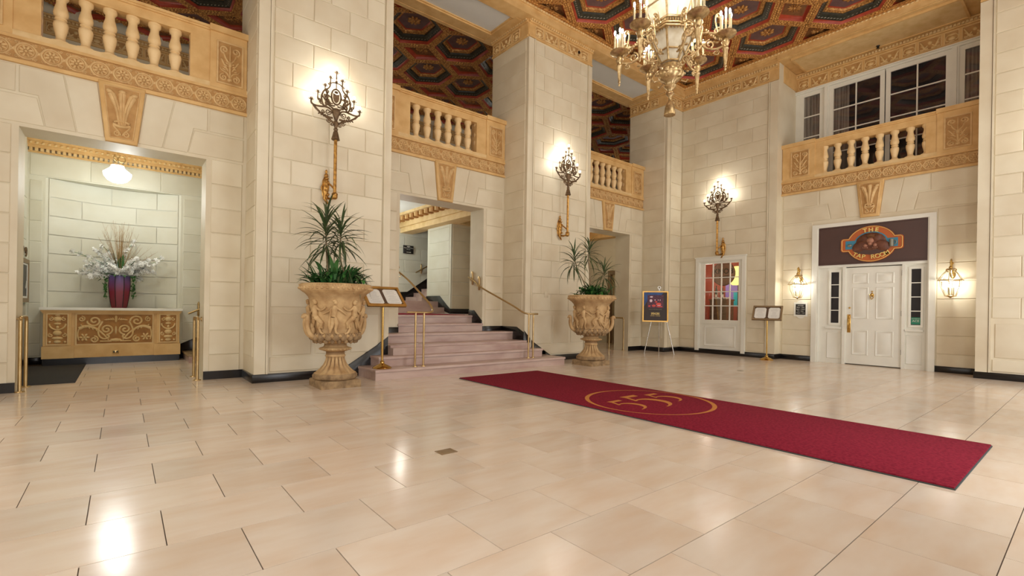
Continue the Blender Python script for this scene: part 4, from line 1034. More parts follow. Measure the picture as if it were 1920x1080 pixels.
# pub sign
sg = thing('pub_sign', XD @ T(0, 2.63, -.0), 'dark brown sign board with orange oval reading THE TAP ROOM above the white door', 'sign')
m = MB(); m.box(-.975, .975, -.425, .43, -.03, .0); m.build('board', 'sign', sg)
m = MB()
for b in ((-.985, .985, .405, .43), (-.985, .985, -.425, -.40), (-.985, -.96, -.4, .405), (.96, .985, -.4, .405)): m.box(*b, -.03, .018)
m.build('board_frame', 'sign', sg)
cxs, czs = .03, -.01
def ovalshape(a, b, wx, hy, r, n=10):
    pts = []; th = math.asin(hy/b)
    def ell(t0, t1, n): return [(a*cos(t0+(t1-t0)*i/n), b*sin(t0+(t1-t0)*i/n)) for i in range(n+1)]
    pts += ell(th, PI-th, 22)
    pts += [(-wx+r*cos(t), hy-r+r*sin(t)) for t in (PI/2+PI/2*i/5 for i in range(6))]
    pts += [(-wx+r*cos(t), -hy+r+r*sin(t)) for t in (PI+PI/2*i/5 for i in range(6))]
    pts += ell(PI+th, 2*PI-th, 22)
    pts += [(wx+r*cos(t), -hy+r+r*sin(t)) for t in (3*PI/2+PI/2*i/5 for i in range(6))]
    pts += [(wx+r*cos(t), hy-r+r*sin(t)) for t in (PI/2*i/5 for i in range(6))]
    return pts
sgp = sg
m = MB(); m.prism(ovalshape(.44, .385, .50, .145, .05), 0, .03, T(cxs, czs)); ov = m.build('emblem_board', 'orange', sgp)
m = MB(); q = ovalshape(.425, .37, .485, .13, .045); m.sweep(q+[q[0]], .006, .01, .03, T(cxs, czs)); m.build('outline', 'yellow', ov)
m = MB(); m.prism([(.30*cos(2*PI*i/28), .24*sin(2*PI*i/28)) for i in range(28)], .03, .036, T(cxs, czs+.02)); m.box(cxs-.46, cxs+.46, czs-.09, czs+.09, .03, .036); m.build('blue_field', 'blue', ov)
m = MB(); m.X = T(cxs, czs)       # hunched furry creature leaning on the bar
m.blob(0, .04, .27, .20, .05, 0, .036, seg=16); m.blob(-.18, -.04, .17, .12, .06, .55, .036, seg=12); m.blob(.18, -.04, .17, .12, .06, -.55, .036, seg=12); m.blob(0, .15, .10, .075, .07, 0, .04, seg=12); m.blob(-.09, .11, .10, .10, .06, .4, .04, seg=10); m.blob(.1, .11, .10, .10, .06, -.4, .04, seg=10)
m.build('creature', 'furb', ov)
m = MB(); m.X = T(cxs, czs); m.blob(0, .06, .075, .075, .09, 0, .045, seg=12); m.blob(0, .0, .045, .05, .10, 0, .05)
for s in (-1, 1):
    m.blob(s*.085, -.04, .045, .05, .08, 0, .045)
    for k in range(4): m.blob(s*.085-.036+.024*k, -.085, .011, .022, .075, 0, .045, seg=6)
m.build('creature_face', 'furl', ov)
m = MB(); m.X = T(cxs, czs); m.blob(0, .165, .08, .025, .08, 0, .05); m.blob(.02, .135, .10, .012, .09, .1, .05); m.build('creature_cap', 'brown', ov)
m = MB(); m.X = T(cxs, czs); m.tube([(.36, -.09, .05), (.36, .06, .05)], .04, 12); m.tube([(p[0]+.40, p[1]-.01, .05) for p in arc(0, 0, .04, -90, 90, 8)], .009, 6); m.build('beer_mug', 'silver', ov)
m = MB(); m.X = T(cxs, czs); m.blob(-.38, -.01, .05, .035, .04, 0, .036); m.build('silver_bell', 'silver', ov)
m = MB(); m.prism([(-.29, -.13), (-.22, -.20), (0, -.235), (.22, -.20), (.29, -.13), (0, -.12)], .036, .05, T(cxs, czs)); m.build('bar_top', 'sign', ov)
def arc_text(s, size, r, cy, up, parent, mt, step, th=.012, bold=.004):
    n = len(s)
    for i, ch in enumerate(s):
        if ch == ' ': continue
        a = (i-(n-1)/2)*step
        X = T(cxs+r*sin(a), cy+(r*cos(a) if up else -r*cos(a)), .032+th) @ RZ(-a if up else a)
        text('letter', ch, size, X, mt, parent, th, bold=bold)
arc_text('THE', .12, .9, czs-.9+.29, True, ov, 'yellow', .115, bold=.003)
arc_text('TAP ROOM', .125, .62, czs+.62-.285, False, ov, 'yellow', .135, bold=.001)

# coach lanterns
def coach_lantern(X, label):
    t = thing('wall_lantern', X, label, 'lantern', 'brass coach lanterns beside the pub door')
    # local: x along the wall, y up, z out. lantern axis at z=.22
    m = MB(); m.blob(0, .12, .05, .085, .03, 0, 0, seg=14); m.tube([(p[0], p[1], p[2]) for p in [(0, .12, .01), (0, .13, .10), (0, .20, .13), (0, .33, .13), (0, .40, .18), (0, .37, .23), (0, .32, .22), (0, .24, .22)]], .014, 8)
    m.ell((0, .33, .13), (.03, .03, .03)); m.ell((0, .24, .22), (.03, .04, .03))
    for s in (-1, 1): m.tube([(s*p[0], p[1]+.2, .17) for p in spiral(.045, 0, .04, .012, PI, 1.1, 12)], .008, 5)
    m.build('bracket', 'brass', t)
    n = 6; AX = T(0, 0, .22) @ RX(-PI/2)      # local z of lathe -> up
    def hexp(r): return [(r*cos(2*PI*i/n+PI/6), r*sin(2*PI*i/n+PI/6)) for i in range(n)]
    lev = [(.20, .055), (-.0, .195), (-.02, .16), (-.30, .085)]
    fm = MB()
    for z, r in ((.20, .055), (-.005, .20), (-.30, .087)):
        p = hexp(r); fm.tube([(*q, z) for q in p+[p[0]]], .007, 5, X=AX, cap=False)
    for k in range(n):
        a = 2*PI*k/n+PI/6; c_, s_ = cos(a), sin(a)
        fm.tube([(.055*c_, .055*s_, .20), (.12*c_, .12*s_, .12), (.195*c_, .195*s_, 0)], .005, 5, X=AX)
        fm.tube([(.165*c_, .165*s_, -.005), (.155*c_, .155*s_, -.12), (.087*c_, .087*s_, -.30)], .005, 5, X=AX)
    fm.prism(hexp(.21), -.004, .006, X=AX) if False else None
    p = hexp(.20); q = hexp(.165); base = len(fm.v)
    fm.add([(*a, -.002) for a in p]+[(*a, -.002) for a in q], [(i, (i+1) % n, n+(i+1) % n, n+i) for i in range(n)], AX)
    fm.lathe([(.19, .05), (.215, .045), (.23, .02)], 12, AX); fm.lathe([(-.34, .01), (-.32, .03), (-.30, .085)], 12, AX)
    fm.build('lantern_frame', 'brass_d', t)
    for k in range(n):
        g = MB(); a0, a1 = 2*PI*k/n+PI/6, 2*PI*(k+1)/n+PI/6
        P = lambda a, r, z: (r*cos(a), r*sin(a), z)
        g.add([P(a0, .163, -.005), P(a1, .163, -.005), P(a1, .153, -.12), P(a0, .153, -.12), P(a1, .086, -.30), P(a0, .086, -.30), P(a0, .193, 0), P(a1, .193, 0), P(a1, .054, .2), P(a0, .054, .2)], [(0, 1, 2, 3), (3, 2, 4, 5), (6, 7, 8, 9)], AX)
        g.build('glass_pane', 'glass', t)
    for k in range(3):
        a = 2*PI*k/3; c = MB(); c.tube([(.04*cos(a), .04*sin(a), -.28), (.045*cos(a), .045*sin(a), -.13)], .011, 8, X=AX); co = c.build('candle', 'candle', t)
        b = MB(); b.ell((0, 0, 0), (.012, .012, .032), X=AX @ T(.045*cos(a), .045*sin(a), -.10), seg=8); b.build('flame_bulb', 'bulb', co)
    c = MB(); c.tube([(.05, 0, -.28), (.02, 0, -.30), (-.02, 0, -.30), (-.05, 0, -.28)], .007, 5, X=AX); c.tube([(0, .05, -.28), (0, -.05, -.28)], .007, 5, X=AX); c.build('candle_arms', 'brass', t)
    light('lantern_light', tuple(X @ Vector((0, -.07, .22))), 9, (1, .96, .9), size=.035)
coach_lantern(XD @ T(1.335, 1.78, 0), 'brass coach lantern with clear glass between the pub door and the outermost pillar')
coach_lantern(XD @ T(-1.315, 1.78, 0), 'brass coach lantern with clear glass above the small hours plaque')
pq = thing('hours_plaque', XD @ T(-1.315, 1.2, 0), 'small cream plaque with black hours panel under the lantern', 'plaque')
def plaque_outline(w, h):
    return [(-w, -h), (-w*.6, -h), (-w*.3, -h*1.25), (0, -h*1.32), (w*.3, -h*1.25), (w*.6, -h), (w, -h), (w, h), (w*.6, h), (w*.3, h*1.25), (0, h*1.32), (-w*.3, h*1.25), (-w*.6, h), (-w, h)]
m = MB(); m.prism(plaque_outline(.145, .165), 0, .022); m.build('plaque_board', 'white', pq)
m = MB(); m.box(-.105, .105, -.125, .125, .022, .028); k_ = m.build('black_panel', 'signblk', pq)
for i, s in enumerate(('HOURS', 'Mon - Thu', '4pm - 12am', 'Fri - Sun', '12pm - 1am')): text('lettering', s, .038, T(0, .088-.043*i, .029), 'signtxt', k_, .001)

# small window of the pub
XW2 = MR(WX, 6.30, 0)     # local x = 6.30 - Y
wn = struct(empty('window_6', XW2))
m = MB()
for b in ((-.67, -.58, .07, 2.54), (.58, .67, .07, 2.54), (-.67, .67, 2.45, 2.54)): m.box(*b, -.06, .05)
for b in ((-.69, .69, 2.54, 2.57),): m.box(*b, -.02, .07)
for b in ((-.58, -.56, .07, 2.45), (.56, .58, .07, 2.45), (-.58, .58, 2.43, 2.45)): m.box(*b, -.06, .03)
m.build('casing', 'white', wn)
m = MB()
for b in ((-.56, -.435, .07, 2.43), (.48, .56, .07, 2.43), (-.435, .48, .07, .90), (-.435, .48, 2.385, 2.43)): m.box(*b, -.05, .0)
m.build('sash', 'white', wn)
m = MB(); q = rect(-.42, .42, .2, .74); m.rings([(q, .0005, 0), (inset(q, .012), .014, 0), (inset(q, .03), .002, 0), (inset(q, .06), .002, 0), (inset(q, .08), .012, 0)]); m.box(-.5, .5, .80, .825, 0, .02); m.build('raised_panel', 'white', wn)
pw, ph = .915/4, 1.485/4
for i in range(4):
    for j in range(4):
        m = MB(); m.box(-.435+i*pw+.01, -.435+(i+1)*pw-.01, .90+j*ph+.01, .90+(j+1)*ph-.01, -.03, -.026); m.build('pane', 'glass', wn)
for i in range(1, 4): m = MB(); m.box(-.435+i*pw-.011, -.435+i*pw+.011, .90, 2.385, -.04, -.005); m.build('glazing_bar', 'white', wn)
for j in range(1, 4): m = MB(); m.box(-.435, .48, .90+j*ph-.011, .90+j*ph+.011, -.038, -.007); m.build('glazing_bar', 'white', wn)
# room behind
m = MB(); m.box(14.2, 14.3, 4.985, 7.99, 0, 2.74); m.box(12.36, 14.3, 7.9, 7.99, 0, 2.74); m.box(12.36, 14.3, 4.985, 5.03, 0, 2.74); m.box(12.36, 14.3, 4.985, 7.99, 2.7, 2.74); m.box(12.36, 14.3, 4.985, 7.99, -.02, .0)
struct(m.build('wall_pub', 'terracotta', smooth=False))
light('pub_fill', (12.6, 5.4, 2.1), 16, (1, .85, .65), size=.1); light('pub_fill', (13.4, 7.3, 2.1), 14, (1, .8, .65), size=.1)  # two unseen lights added to brighten the pub room and its wall
ds_ = thing('round_sign', MR(12.9, 6.59, 2.17), 'round wooden barrel-head sign hanging inside the small white window', 'sign')
m = MB(); m.prism([(.31*cos(2*PI*i/40), .31*sin(2*PI*i/40)) for i in range(40)], 0, .03); m.build('disc', 'discwood', ds_)
m = MB(); m.sweep([(.32*cos(2*PI*i/40), .32*sin(2*PI*i/40)) for i in range(41)], .016, .02, .015); m.build('hoop', 'bronze', ds_)
text('lettering', 'KNOB', .2, T(0, .06, .032), 'black', ds_, .002, bold=.004); text('lettering', 'CREEK', .10, T(.03, -.10, .032), 'black', ds_, .002, bold=.003)
ls = thing('floor_lamp', T(13.3, 6.38, 0), 'lamp with glowing yellow shade inside the small white window', 'lamp')
m = MB(); m.lathe([(1.87, .15), (1.9, .19), (2.0, .22), (2.2, .22), (2.36, .13), (2.39, .1)], 24); m.build('lamp_shade', 'shade', ls)
m = MB(); m.tube([(0, 0, .0), (0, 0, 1.95)], .012, 8); m.lathe([(0, .14), (.02, .14), (.04, .02)], 20); m.build('pole', 'bronze', ls)
ch = thing('wooden_chest', T(12.8, 6.585, .0), 'weathered wooden chest of drawers inside the small white window', 'chest')
m = MB(); m.box(-.2, .2, -.235, .235, 0, 1.42); m.build('body', 'wood', ch)
m = MB(); m.box(-.23, .22, -.25, .25, 1.42, 1.46); m.build('top', 'wood', ch)
for z0, z1 in ((1.0, 1.24), (1.27, 1.40), (.5, .96)):
    m = MB(); m.box(-.215, -.2, -.21, .21, z0, z1); d_ = m.build('drawer', 'wood', ch); m = MB(); m.ell((-.225, 0, (z0+z1)/2), (.012, .012, .012)); m.build('knob', 'bronze', d_)
fw = MB()
for k in range(90): fw.ell((12.8+rd.uniform(-.16, .1), 6.585+rd.uniform(-.22, .22), 1.475+rd.uniform(-.01, .03)), (.024, .024, .02), seg=5, ring=3)
o = fw.build('white_flower_bed', 'petal'); o['kind'] = 'stuff'; tag(o, 'white blossoms heaped on top of the wooden chest', 'flowers')
bm_ = MB(); bm_.lathe([(0, .034), (.16, .034), (.19, .03), (.23, .014), (.29, .013), (.30, .016), (.31, .016)], 14)
bot = None
for k, (y, z, lb) in enumerate(((6.75, 1.53, 'green bottle on the chest under the letter K'), (6.61, 1.53, 'green bottle on the chest under the letter O'), (6.70, 1.46, 'shorter-standing green bottle in front on the chest, nearer its terracotta side'), (6.52, 1.46, 'green bottle in front on the chest beside the lamp shade'))):
    X = T(12.8-(.1 if k > 1 else -.02), y, z)
    if bot is None: bot = bm_.build('bottle', 'bottle', None, X); tag(bot, lb, 'bottle', 'bottles on the chest in the small window'); m = MB(); m.lathe([(.05, .0355), (.13, .0355)], 14, cap=False); m.build('bottle_label', 'paper', bot)
    else: dup(bot, X, lb)
m = MB(); m.slab(rect(-.12, .12, -.2, .2), 0, .03, .005); o = m.build('teal_screen', 'teal', None, MR(13.4, 6.42, 1.47)); tag(o, 'glowing teal panel inside the small white window', 'screen')
m = MB(); m.slab(rect(-.28, .28, -.25, .28), 0, .02, .003); o = m.build('violet_curtain', 'violet', None, MR(14.1, 6.85, 1.70)); tag(o, 'violet lit curtain deep inside the small white window', 'curtain')

# upper windows over the balcony: local x = 4.93 - Y
XU = MR(13.22, 4.93, 0)
uw = struct(empty('window_7', XU))
m = MB(); m.box(0, 3.51, 6.60, 6.645, 0, .07); m.box(0, 3.51, 6.645, 6.67, 0, .1); m.box(.0, .1, 4.24, 6.6, 0, .04)
for x in (.62, 2.93): m.box(x, x+.12, 4.24, 6.6, 0, .06); m.box(x+.03, x+.09, 4.24, 6.6, 0, .09)
m.build('window_casing', 'white', uw)
XUs = [(.10, .62, 1, .23), (.74, 1.82, 2, .0), (1.84, 2.93, 2, .0), (3.05, 3.51, 1, 0)]
for k, (a, b, nc, q) in enumerate(XUs):
    s_ = MB(); fwid = .085
    for r in ((a, a+fwid, 4.24, 6.6), (b-fwid, b, 4.24, 6.6), (a, b, 6.51, 6.6), (a, b, 4.24, 4.5)): s_.box(*r, 0, .035)
    sh = s_.build('casement', 'white', uw)
    x0, x1 = a+fwid, b-fwid; zr = [4.5, 4.98, 5.49, 6.0, 6.51]; cw = (x1-x0)/nc
    for i in range(nc):
        for j in range(4):
            p = MB(); p.box(x0+i*cw+.008, x0+(i+1)*cw-.008, zr[j]+.008, zr[j+1]-.008, .008, .011); p.build('pane', 'wglass', sh)
    for j in range(1, 4): p = MB(); p.box(x0, x1, zr[j]-.013, zr[j]+.013, .004, .026); p.build('glazing_bar', 'white', sh)
    for i in range(1, nc): p = MB(); p.box(x0+i*cw-.013, x0+i*cw+.013, 4.5, 6.51, .002, .028); p.build('glazing_bar', 'white', sh)
m = MB(); m.box(0.05, 3.5, 4.3, 6.58, -.0, .003); m.build('dark_interior', 'pane_d', uw)
def curtain(x0, x1, label):
    m = MB(); n = int((x1-x0)/.02); vs = []
    for i in range(n+1):
        x = x0+(x1-x0)*i/n; z = .005+.0022*sin(i*1.9)
        vs += [(x, 4.5, z), (x, 6.5, z)]
    m.add(vs, [(2*i, 2*i+2, 2*i+3, 2*i+1) for i in range(n)]); o = m.build('net_curtain', 'curtain', None, XU); tag(o, label, 'curtain', 'net curtains in the upper windows')
curtain(.17, .55, 'grey net curtain filling the narrow upper window beside the sconce pillar'); curtain(.82, 1.14, 'grey net curtain drawn aside in the first wide upper window'); curtain(3.1, 3.45, 'grey net curtain in the narrow upper window by the outermost pillar')

# ================================================================ SCONCES
def sconce(X, label, flip=1):
    """wall candelabrum, local x sideways, y up, z out; y=0 at the shield"""
    t = thing('wall_sconce', X, label, 'sconce', 'tall bronze candelabrum sconces on the pillars')
    Zc = .20
    def tb(m, pts, r): m.tube([(p[0], p[1], Zc) for p in pts], r, 6)
    m = MB()
    tb(m, arc(0, .015, .075, 0, 360, 24, ry=.118), .009); tb(m, arc(0, .015, .062, 0, 360, 24, ry=.105), .004)
    m.X = T(0, 0, Zc-.012); m.prism([(-.045, .06), (0, .045), (.045, .06), (.045, 0), (.03, -.05), (0, -.075), (-.03, -.05), (-.045, 0)], 0, .02)
    m.blob(0, .085, .03, .02, .02, 0, .01); m.X = I4
    m.build('shield', 'bronze', t)
    m = MB()
    for s in (-1, 1):
        tb(m, bez((0, .22, 0), (s*.05, .23, 0), (s*.09, .21, 0), (s*.10, .15, 0)), .008)
        tb(m, bez((s*.09, .27, 0), (s*.095, .2, 0), (s*.07, .16, 0), (s*.13, .10, 0)), .011)
        tb(m, bez((s*.13, .10, 0), (s*.18, .08, 0), (s*.20, .04, 0), (s*.215, -.03, 0)), .013)
        tb(m, bez((s*.215, -.03, 0), (s*.22, -.10, 0), (s*.20, -.16, 0), (s*.16, -.17, 0)), .014)
        tb(m, bez((s*.36, -.13, 0), (s*.38, -.2, 0), (s*.28, -.20, 0), (s*.16, -.17, 0)), .013)
        tb(m, bez((s*.16, -.17, 0), (s*.08, -.17, 0), (s*.06, -.20, 0), (0, -.27, 0)), .013)
        tb(m, bez((s*.33, -.19, 0), (s*.25, -.27, 0), (s*.18, -.33, 0), (s*.05, -.31, 0)), .015)
        tb(m, bez((0, -.40, 0), (s*.03, -.37, 0), (s*.1, -.35, 0), (s*.16, -.31, 0)), .013)
        for (cx, cy, r, a0, tn) in ((.115, -.235, .045, PI, 1.4), (.10, -.355, .04, 0, -1.4), (.055, -.40, .028, 0, -1.3), (.13, .06, .026, 0, 1.2), (.245, -.09, .02, 0, 1.1), (.10, .19, .022, 0, -1.1)):
            tb(m, spiral(s*cx, cy, r, r*.2, a0 if s > 0 else PI-a0, s*tn, 16), .0075)
        tb(m, bez((s*.27, -.05, 0), (s*.275, -.10, 0), (s*.25, -.11, 0), (s*.218, -.085, 0), 6), .010); tb(m, bez((s*.165, .08, 0), (s*.17, .05, 0), (s*.15, .06, 0), (s*.13, .10, 0), 6), .010)
        tb(m, bez((s*.02, -.12, 0), (s*.07, -.15, 0), (s*.16, -.10, 0), (s*.20, -.02, 0), 8), .010); tb(m, bez((s*.05, -.10, 0), (s*.10, -.09, 0), (s*.14, -.13, 0), (s*.17, -.17, 0), 8), .009)
        for (cx, cy, r, a0, tn) in ((.06, -.215, .03, 0, -1.3), (.19, -.245, .028, PI, 1.3), (.225, -.13, .024, 0, 1.2), (.165, .0, .022, PI, 1.2), (.29, -.235, .018, 0, 1.1)):
            tb(m, spiral(s*cx, cy, r, r*.2, a0 if s > 0 else PI-a0, s*tn, 14), .008)
        for k in range(4): m.blob(s*(.24-.035*k), -.285-.008*k, .03, .011, .02, s*(-.6-.15*k), Zc)
        for k in range(5): m.blob(s*(.05+.02*k), -.17+.012*k, .028, .010, .02, s*(1.1-.35*k), Zc)
    tb(m, [(0, .13, 0), (0, .22, 0), (0, .36, 0)], .007); m.ell((0, .24, Zc), (.02, .02, .02)); m.ell((0, .3, Zc), (.012, .02, .012))
    m.build('scroll_work', 'bronze', t)
    for s in (-1, 1):     # seated child figures beside the shield
        m = MB(); m.X = T(0, 0, Zc)
        m.ell((s*.135, .045, 0), (.02, .022, .02)); m.ell((s*.135, -.01, 0), (.024, .038, .02)); m.ell((s*.13, -.065, 0), (.032, .026, .024))
        m.tube([(s*.12, .01, 0), (s*.085, -.01, .01), (s*.07, .02, .01)], [.012, .010, .007], 6); m.tube([(s*.145, .01, 0), (s*.17, -.03, .01), (s*.16, -.07, .01)], [.012, .010, .007], 6)
        m.tube([(s*.12, -.07, 0), (s*.09, -.11, .02), (s*.10, -.16, .01)], [.018, .014, .009], 6); m.tube([(s*.14, -.07, 0), (s*.16, -.12, .02), (s*.15, -.17, .01)], [.018, .014, .009], 6)
        m.build('child_figure', 'bronze', t)
    m = MB(); m.lathe([(-.34, .02), (-.36, .035), (-.42, .03), (-.45, .02), (-.47, .035), (-.49, .025), (-.50, .028), (-.52, .036), (-.58, .05), (-.625, .062), (-.63, .055)][::-1], 16, T(0, 0, Zc) @ RX(-PI/2), wob=lambda a, z: 1+.06*cos(10*a) if z < -.5 else 1)
    m.lathe([(-.34, .02), (-.25, .05), (-.2, .065), (-.17, .05)], 14, T(0, 0, Zc) @ RX(-PI/2)); m.build('tassel_cup', 'bronze', t)
    m = MB(); m.tube([(0, -.62, Zc), (0, -1.50, Zc)], .024, 12); m.tube([(.0, -.62, Zc+.02), (0, -1.5, Zc+.02)], .008, 6); m.lathe([(-1.52, .02), (-1.50, .04), (-1.44, .045), (-1.42, .03)], 12, T(0, 0, Zc) @ RX(-PI/2)); m.build('pole', 'gilt', t)
    m = MB(); s = flip       # gilt wall bracket: winged figure with scrolls
    m.tube([(-.07*s, -1.50, .03), (-.09*s, -1.40, .05), (-.08*s, -1.30, .05), (-.08*s, -1.2, .05)], [.03, .045, .05, .03], 8); m.ell((-.08*s, -1.15, .05), (.032, .038, .032)); m.ell((-.08*s, -1.09, .05), (.02, .035, .02))
    m.tube([(-.08*s, -1.24, .05), (-.13*s, -1.28, .06), (-.15*s, -1.34, .05), (-.14*s, -1.38, .05)], .012, 6); m.tube([(-.07*s, -1.24, .05), (-.03*s, -1.3, .12), (0, -1.36, Zc-.02)], .014, 6)
    m.tube([(-.09*s, -1.40, .05), (-.11*s, -1.5, .07), (-.06*s, -1.56, .06), (-.03*s, -1.58, .05)], [.03, .025, .018, .01], 7); m.tube([(-.05*s, -1.48, .02), (-.02, -1.5, .10), (0, -1.48, Zc)], .018, 7)
    for k in range(5): m.blob(-.08*s+.02*sin(k*2), -1.2-.06*k, .03, .018, .03, k, .08)
    m.blob(-.08*s, -1.33, .06, .2, .03, 0, 0, seg=10); m.build('wall_bracket', 'gilt', t)
    cups = [(0, .40)]+[(s*x, y) for s in (-1, 1) for x, y in ((.09, .30), (.165, .165), (.27, .04), (.36, -.09))]
    for x, y in cups:
        m = MB(); m.tube([(x, y-.09, Zc), (x, y, Zc)], .008, 6); m.lathe([(-.04, .012), (-.02, .02), (-.01, .024), (.0, .015), (.012, .014)], 10, T(x, y, Zc) @ RX(-PI/2))
        for q in (-1, 1): m.tube([(x, y-.02, Zc), (x+q*.025, y-.03, Zc), (x+q*.04, y-.01, Zc)], .005, 5)
        c = m.build('candle_cup', 'bronze', t)
        b = MB(); b.ell((x, y+.04, Zc), (.021, .026, .021), seg=10, ring=7); b.build('bulb', 'bulb', c)
    for (x, y, e) in ((0, .44, 3), (-.13, .24, 3), (.13, .24, 3), (-.31, -.0, 3.4), (.31, -.0, 3.4)): light('sconce_light', tuple(X @ Vector((x, y+.03, Zc-.03))), e*.42, (1, .97, .91), size=.03)
sconce(ML(2.44, PF, 4.22), 'bronze candelabrum sconce with nine lit bulbs above the urn left of the stairs')
sconce(ML(7.42, PF, 4.20), 'bronze candelabrum sconce with lit bulbs on the pillar between the stairs and the corridor')
sconce(MR(WX, 6.30, 4.10), 'bronze candelabrum sconce with lit bulbs above the small white window', flip=-1)
# fill lights added out of view by the near pillars; no sconces there
for x in (2.42, 7.41): light('near_pillar_fill', (x, -.8, 4.2), 14, WARM, size=.15)
light('near_pillar_fill', (11.6, .2, 4.2), 14, WARM, size=.1)
light('near_pillar_fill', (-2.0, 7.2, 4.2), 10, WARM, size=.15)

# ================================================================ CHANDELIER
XC = T(4.91, 3.2, 0)
cd = thing('chandelier', XC, 'large gilt lantern chandelier with candle arms hanging from the coffered ceiling', 'chandelier')
m = MB(); m.lathe([(3.385, .03), (3.385, .064), (3.40, .066), (3.45, .058), (3.49, .052), (3.515, .042), (3.53, .03), (3.56, .016), (3.60, .02), (3.615, .035), (3.63, .05), (3.65, .045), (3.66, .03), (3.68, .035), (3.70, .055), (3.72, .07), (3.73, .055), (3.76, .06), (3.79, .105), (3.83, .135), (3.87, .145), (3.91, .13), (3.94, .10), (3.955, .115), (3.97, .10)], 24,
             wob=lambda a, z: 1+.05*cos(14*a) if z < 3.5 else 1)
for k in range(6): a = 2*PI*k/6+.3; m.ell((.135*cos(a), .135*sin(a), 3.87), (.03, .03, .035)); m.ell((.165*cos(a), .165*sin(a), 3.87), (.012, .012, .012)); m.tube([(.12*cos(a), .12*sin(a), 3.79), (.18*cos(a), .18*sin(a), 3.77), (.20*cos(a), .20*sin(a), 3.80)], .009, 6)
m.build('base_finial', 'giltbrass', cd)
n = 6; ph0 = -.14-PI/6
def hexr(r, z): return [(r*cos(2*PI*i/n+ph0), r*sin(2*PI*i/n+ph0), z) for i in range(n)]
LV = [(3.99, .11), (4.10, .17), (4.30, .262)]
UP = [(4.42, .225), (4.62, .305), (4.95, .385), (5.12, .34)]
m = MB()
for lev, r in ((LV, .013), (UP, .011)):
    for i in range(n):
        m.tube([(q*cos(2*PI*i/n+ph0), q*sin(2*PI*i/n+ph0), z) for z, q in lev], r, 6)
    for z, q in lev: 
        p = hexr(q, z); m.tube(p+[p[0]], r*.9, 6, cap=False)
for i in range(n):     # second thin curved rods of the main lantern
    a = 2*PI*(i+.5)/n+ph0; m.tube([(.19*cos(a), .19*sin(a), 4.42), (.24*cos(a), .24*sin(a), 4.62), (.30*cos(a), .30*sin(a), 4.95)], .006, 5)
m.build('lantern_frame', 'giltbrass', cd)
m = MB()
for z, r in ((4.30, .275), (4.34, .265), (4.42, .235)):
    p = hexr(r, z); m.tube(p+[p[0]], .016, 8, cap=False)
for i in range(n):
    p, q = hexr(.265, 4.36)[i], hexr(.265, 4.36)[(i+1) % n]
    for k in range(9): t_ = (k+.5)/9; m.ell((p[0]+(q[0]-p[0])*t_, p[1]+(q[1]-p[1])*t_, 4.37), (.014, .014, .02), seg=6, ring=4)
    for k in range(7): t_ = (k+.5)/7; m.ell((p[0]+(q[0]-p[0])*t_, p[1]+(q[1]-p[1])*t_, 4.285), (.011, .011, .02), seg=5, ring=3)
m.build('gallery_ring', 'giltbrass', cd)
for lev in (LV, UP):
    for i in range(n):
        g = MB(); vs = []
        for z, q in lev:
            for j in (0, 1): a = 2*PI*(i+j)/n+ph0; vs.append(((q-.012)*cos(a), (q-.012)*sin(a), z))
        g.add(vs, [(2*k, 2*k+1, 2*k+3, 2*k+2) for k in range(len(lev)-1)]); g.build('frosted_pane', 'frost', cd)
m = MB(); m.lathe([(5.10, .36), (5.14, .37), (5.22, .25), (5.34, .12), (5.42, .10), (5.5, .14), (5.58, .05), (5.66, .03)], 24); m.build('crown', 'giltbrass', cd)
for k in range(18):
    m = MB(); m.tube([(.022*cos(t), 0, .05*sin(t)) for t in (2*PI*i/10 for i in range(11))], .006, 5, cap=False); m.build('chain_link', 'giltbrass', cd, T(0, 0, 5.70+k*.085) @ RZ(PI/2*(k % 2)))
m = MB(); m.lathe([(7.18, .04), (7.22, .12), (7.29, .15), (7.45, .15)], 20); m.build('ceiling_canopy', 'giltbrass', cd)
# one arm, x outwards
RA = .585
arm = empty('candle_arm'); arm.parent = cd
m = MB()
def s2(m, pts, r): m.tube([(p[0], 0, p[1]) for p in pts], r, 7)
s2(m, bez((.22, 4.38, 0), (.30, 4.50, 0), (.36, 4.36, 0), (.33, 4.26, 0)), .012)
s2(m, bez((.33, 4.26, 0), (.28, 4.12, 0), (.45, 4.02, 0), (.575, 4.10, 0)), .014)
s2(m, bez((.23, 4.33, 0), (.33, 4.22, 0), (.45, 4.34, 0), (.55, 4.16, 0)), .011)
s2(m, bez((.15, 4.05, 0), (.25, 4.02, 0), (.30, 4.10, 0), (.36, 4.16, 0)), .011)
s2(m, spiral(.30, 4.40, .055, .012, PI, -1.5, 18), .010); s2(m, spiral(.42, 4.13, .06, .012, PI/2, 1.5, 18), .010); s2(m, spiral(.30, 4.13, .05, .01, 0, 1.4, 18), .009)
s2(m, spiral(.50, 4.27, .05, .012, -PI/2, 1.4, 18), .010); s2(m, spiral(.21, 4.06, .04, .01, 0, -1.3, 14), .009); s2(m, spiral(.49, 4.03, .035, .01, PI/2, -1.3, 14), .008)
for k in range(6): m.ell((.32+.035*k, 0, 4.20-.012*k), (.02, .014, .008)); m.ell((.38+.02*k, 0, 4.30-.02*k), (.012, .012, .02))
m.ell((.30, 0, 4.31), (.03, .02, .03)); m.ell((.36, 0, 4.02), (.025, .018, .012))
s2(m, bez((.53, 4.16, 0), (.5, 4.3, 0), (.46, 4.38, 0), (.48, 4.44, 0)), .009); s2(m, spiral(.505, 4.44, .03, .008, PI, -1.2, 12), .008)
m.build('scroll', 'giltbrass', arm)
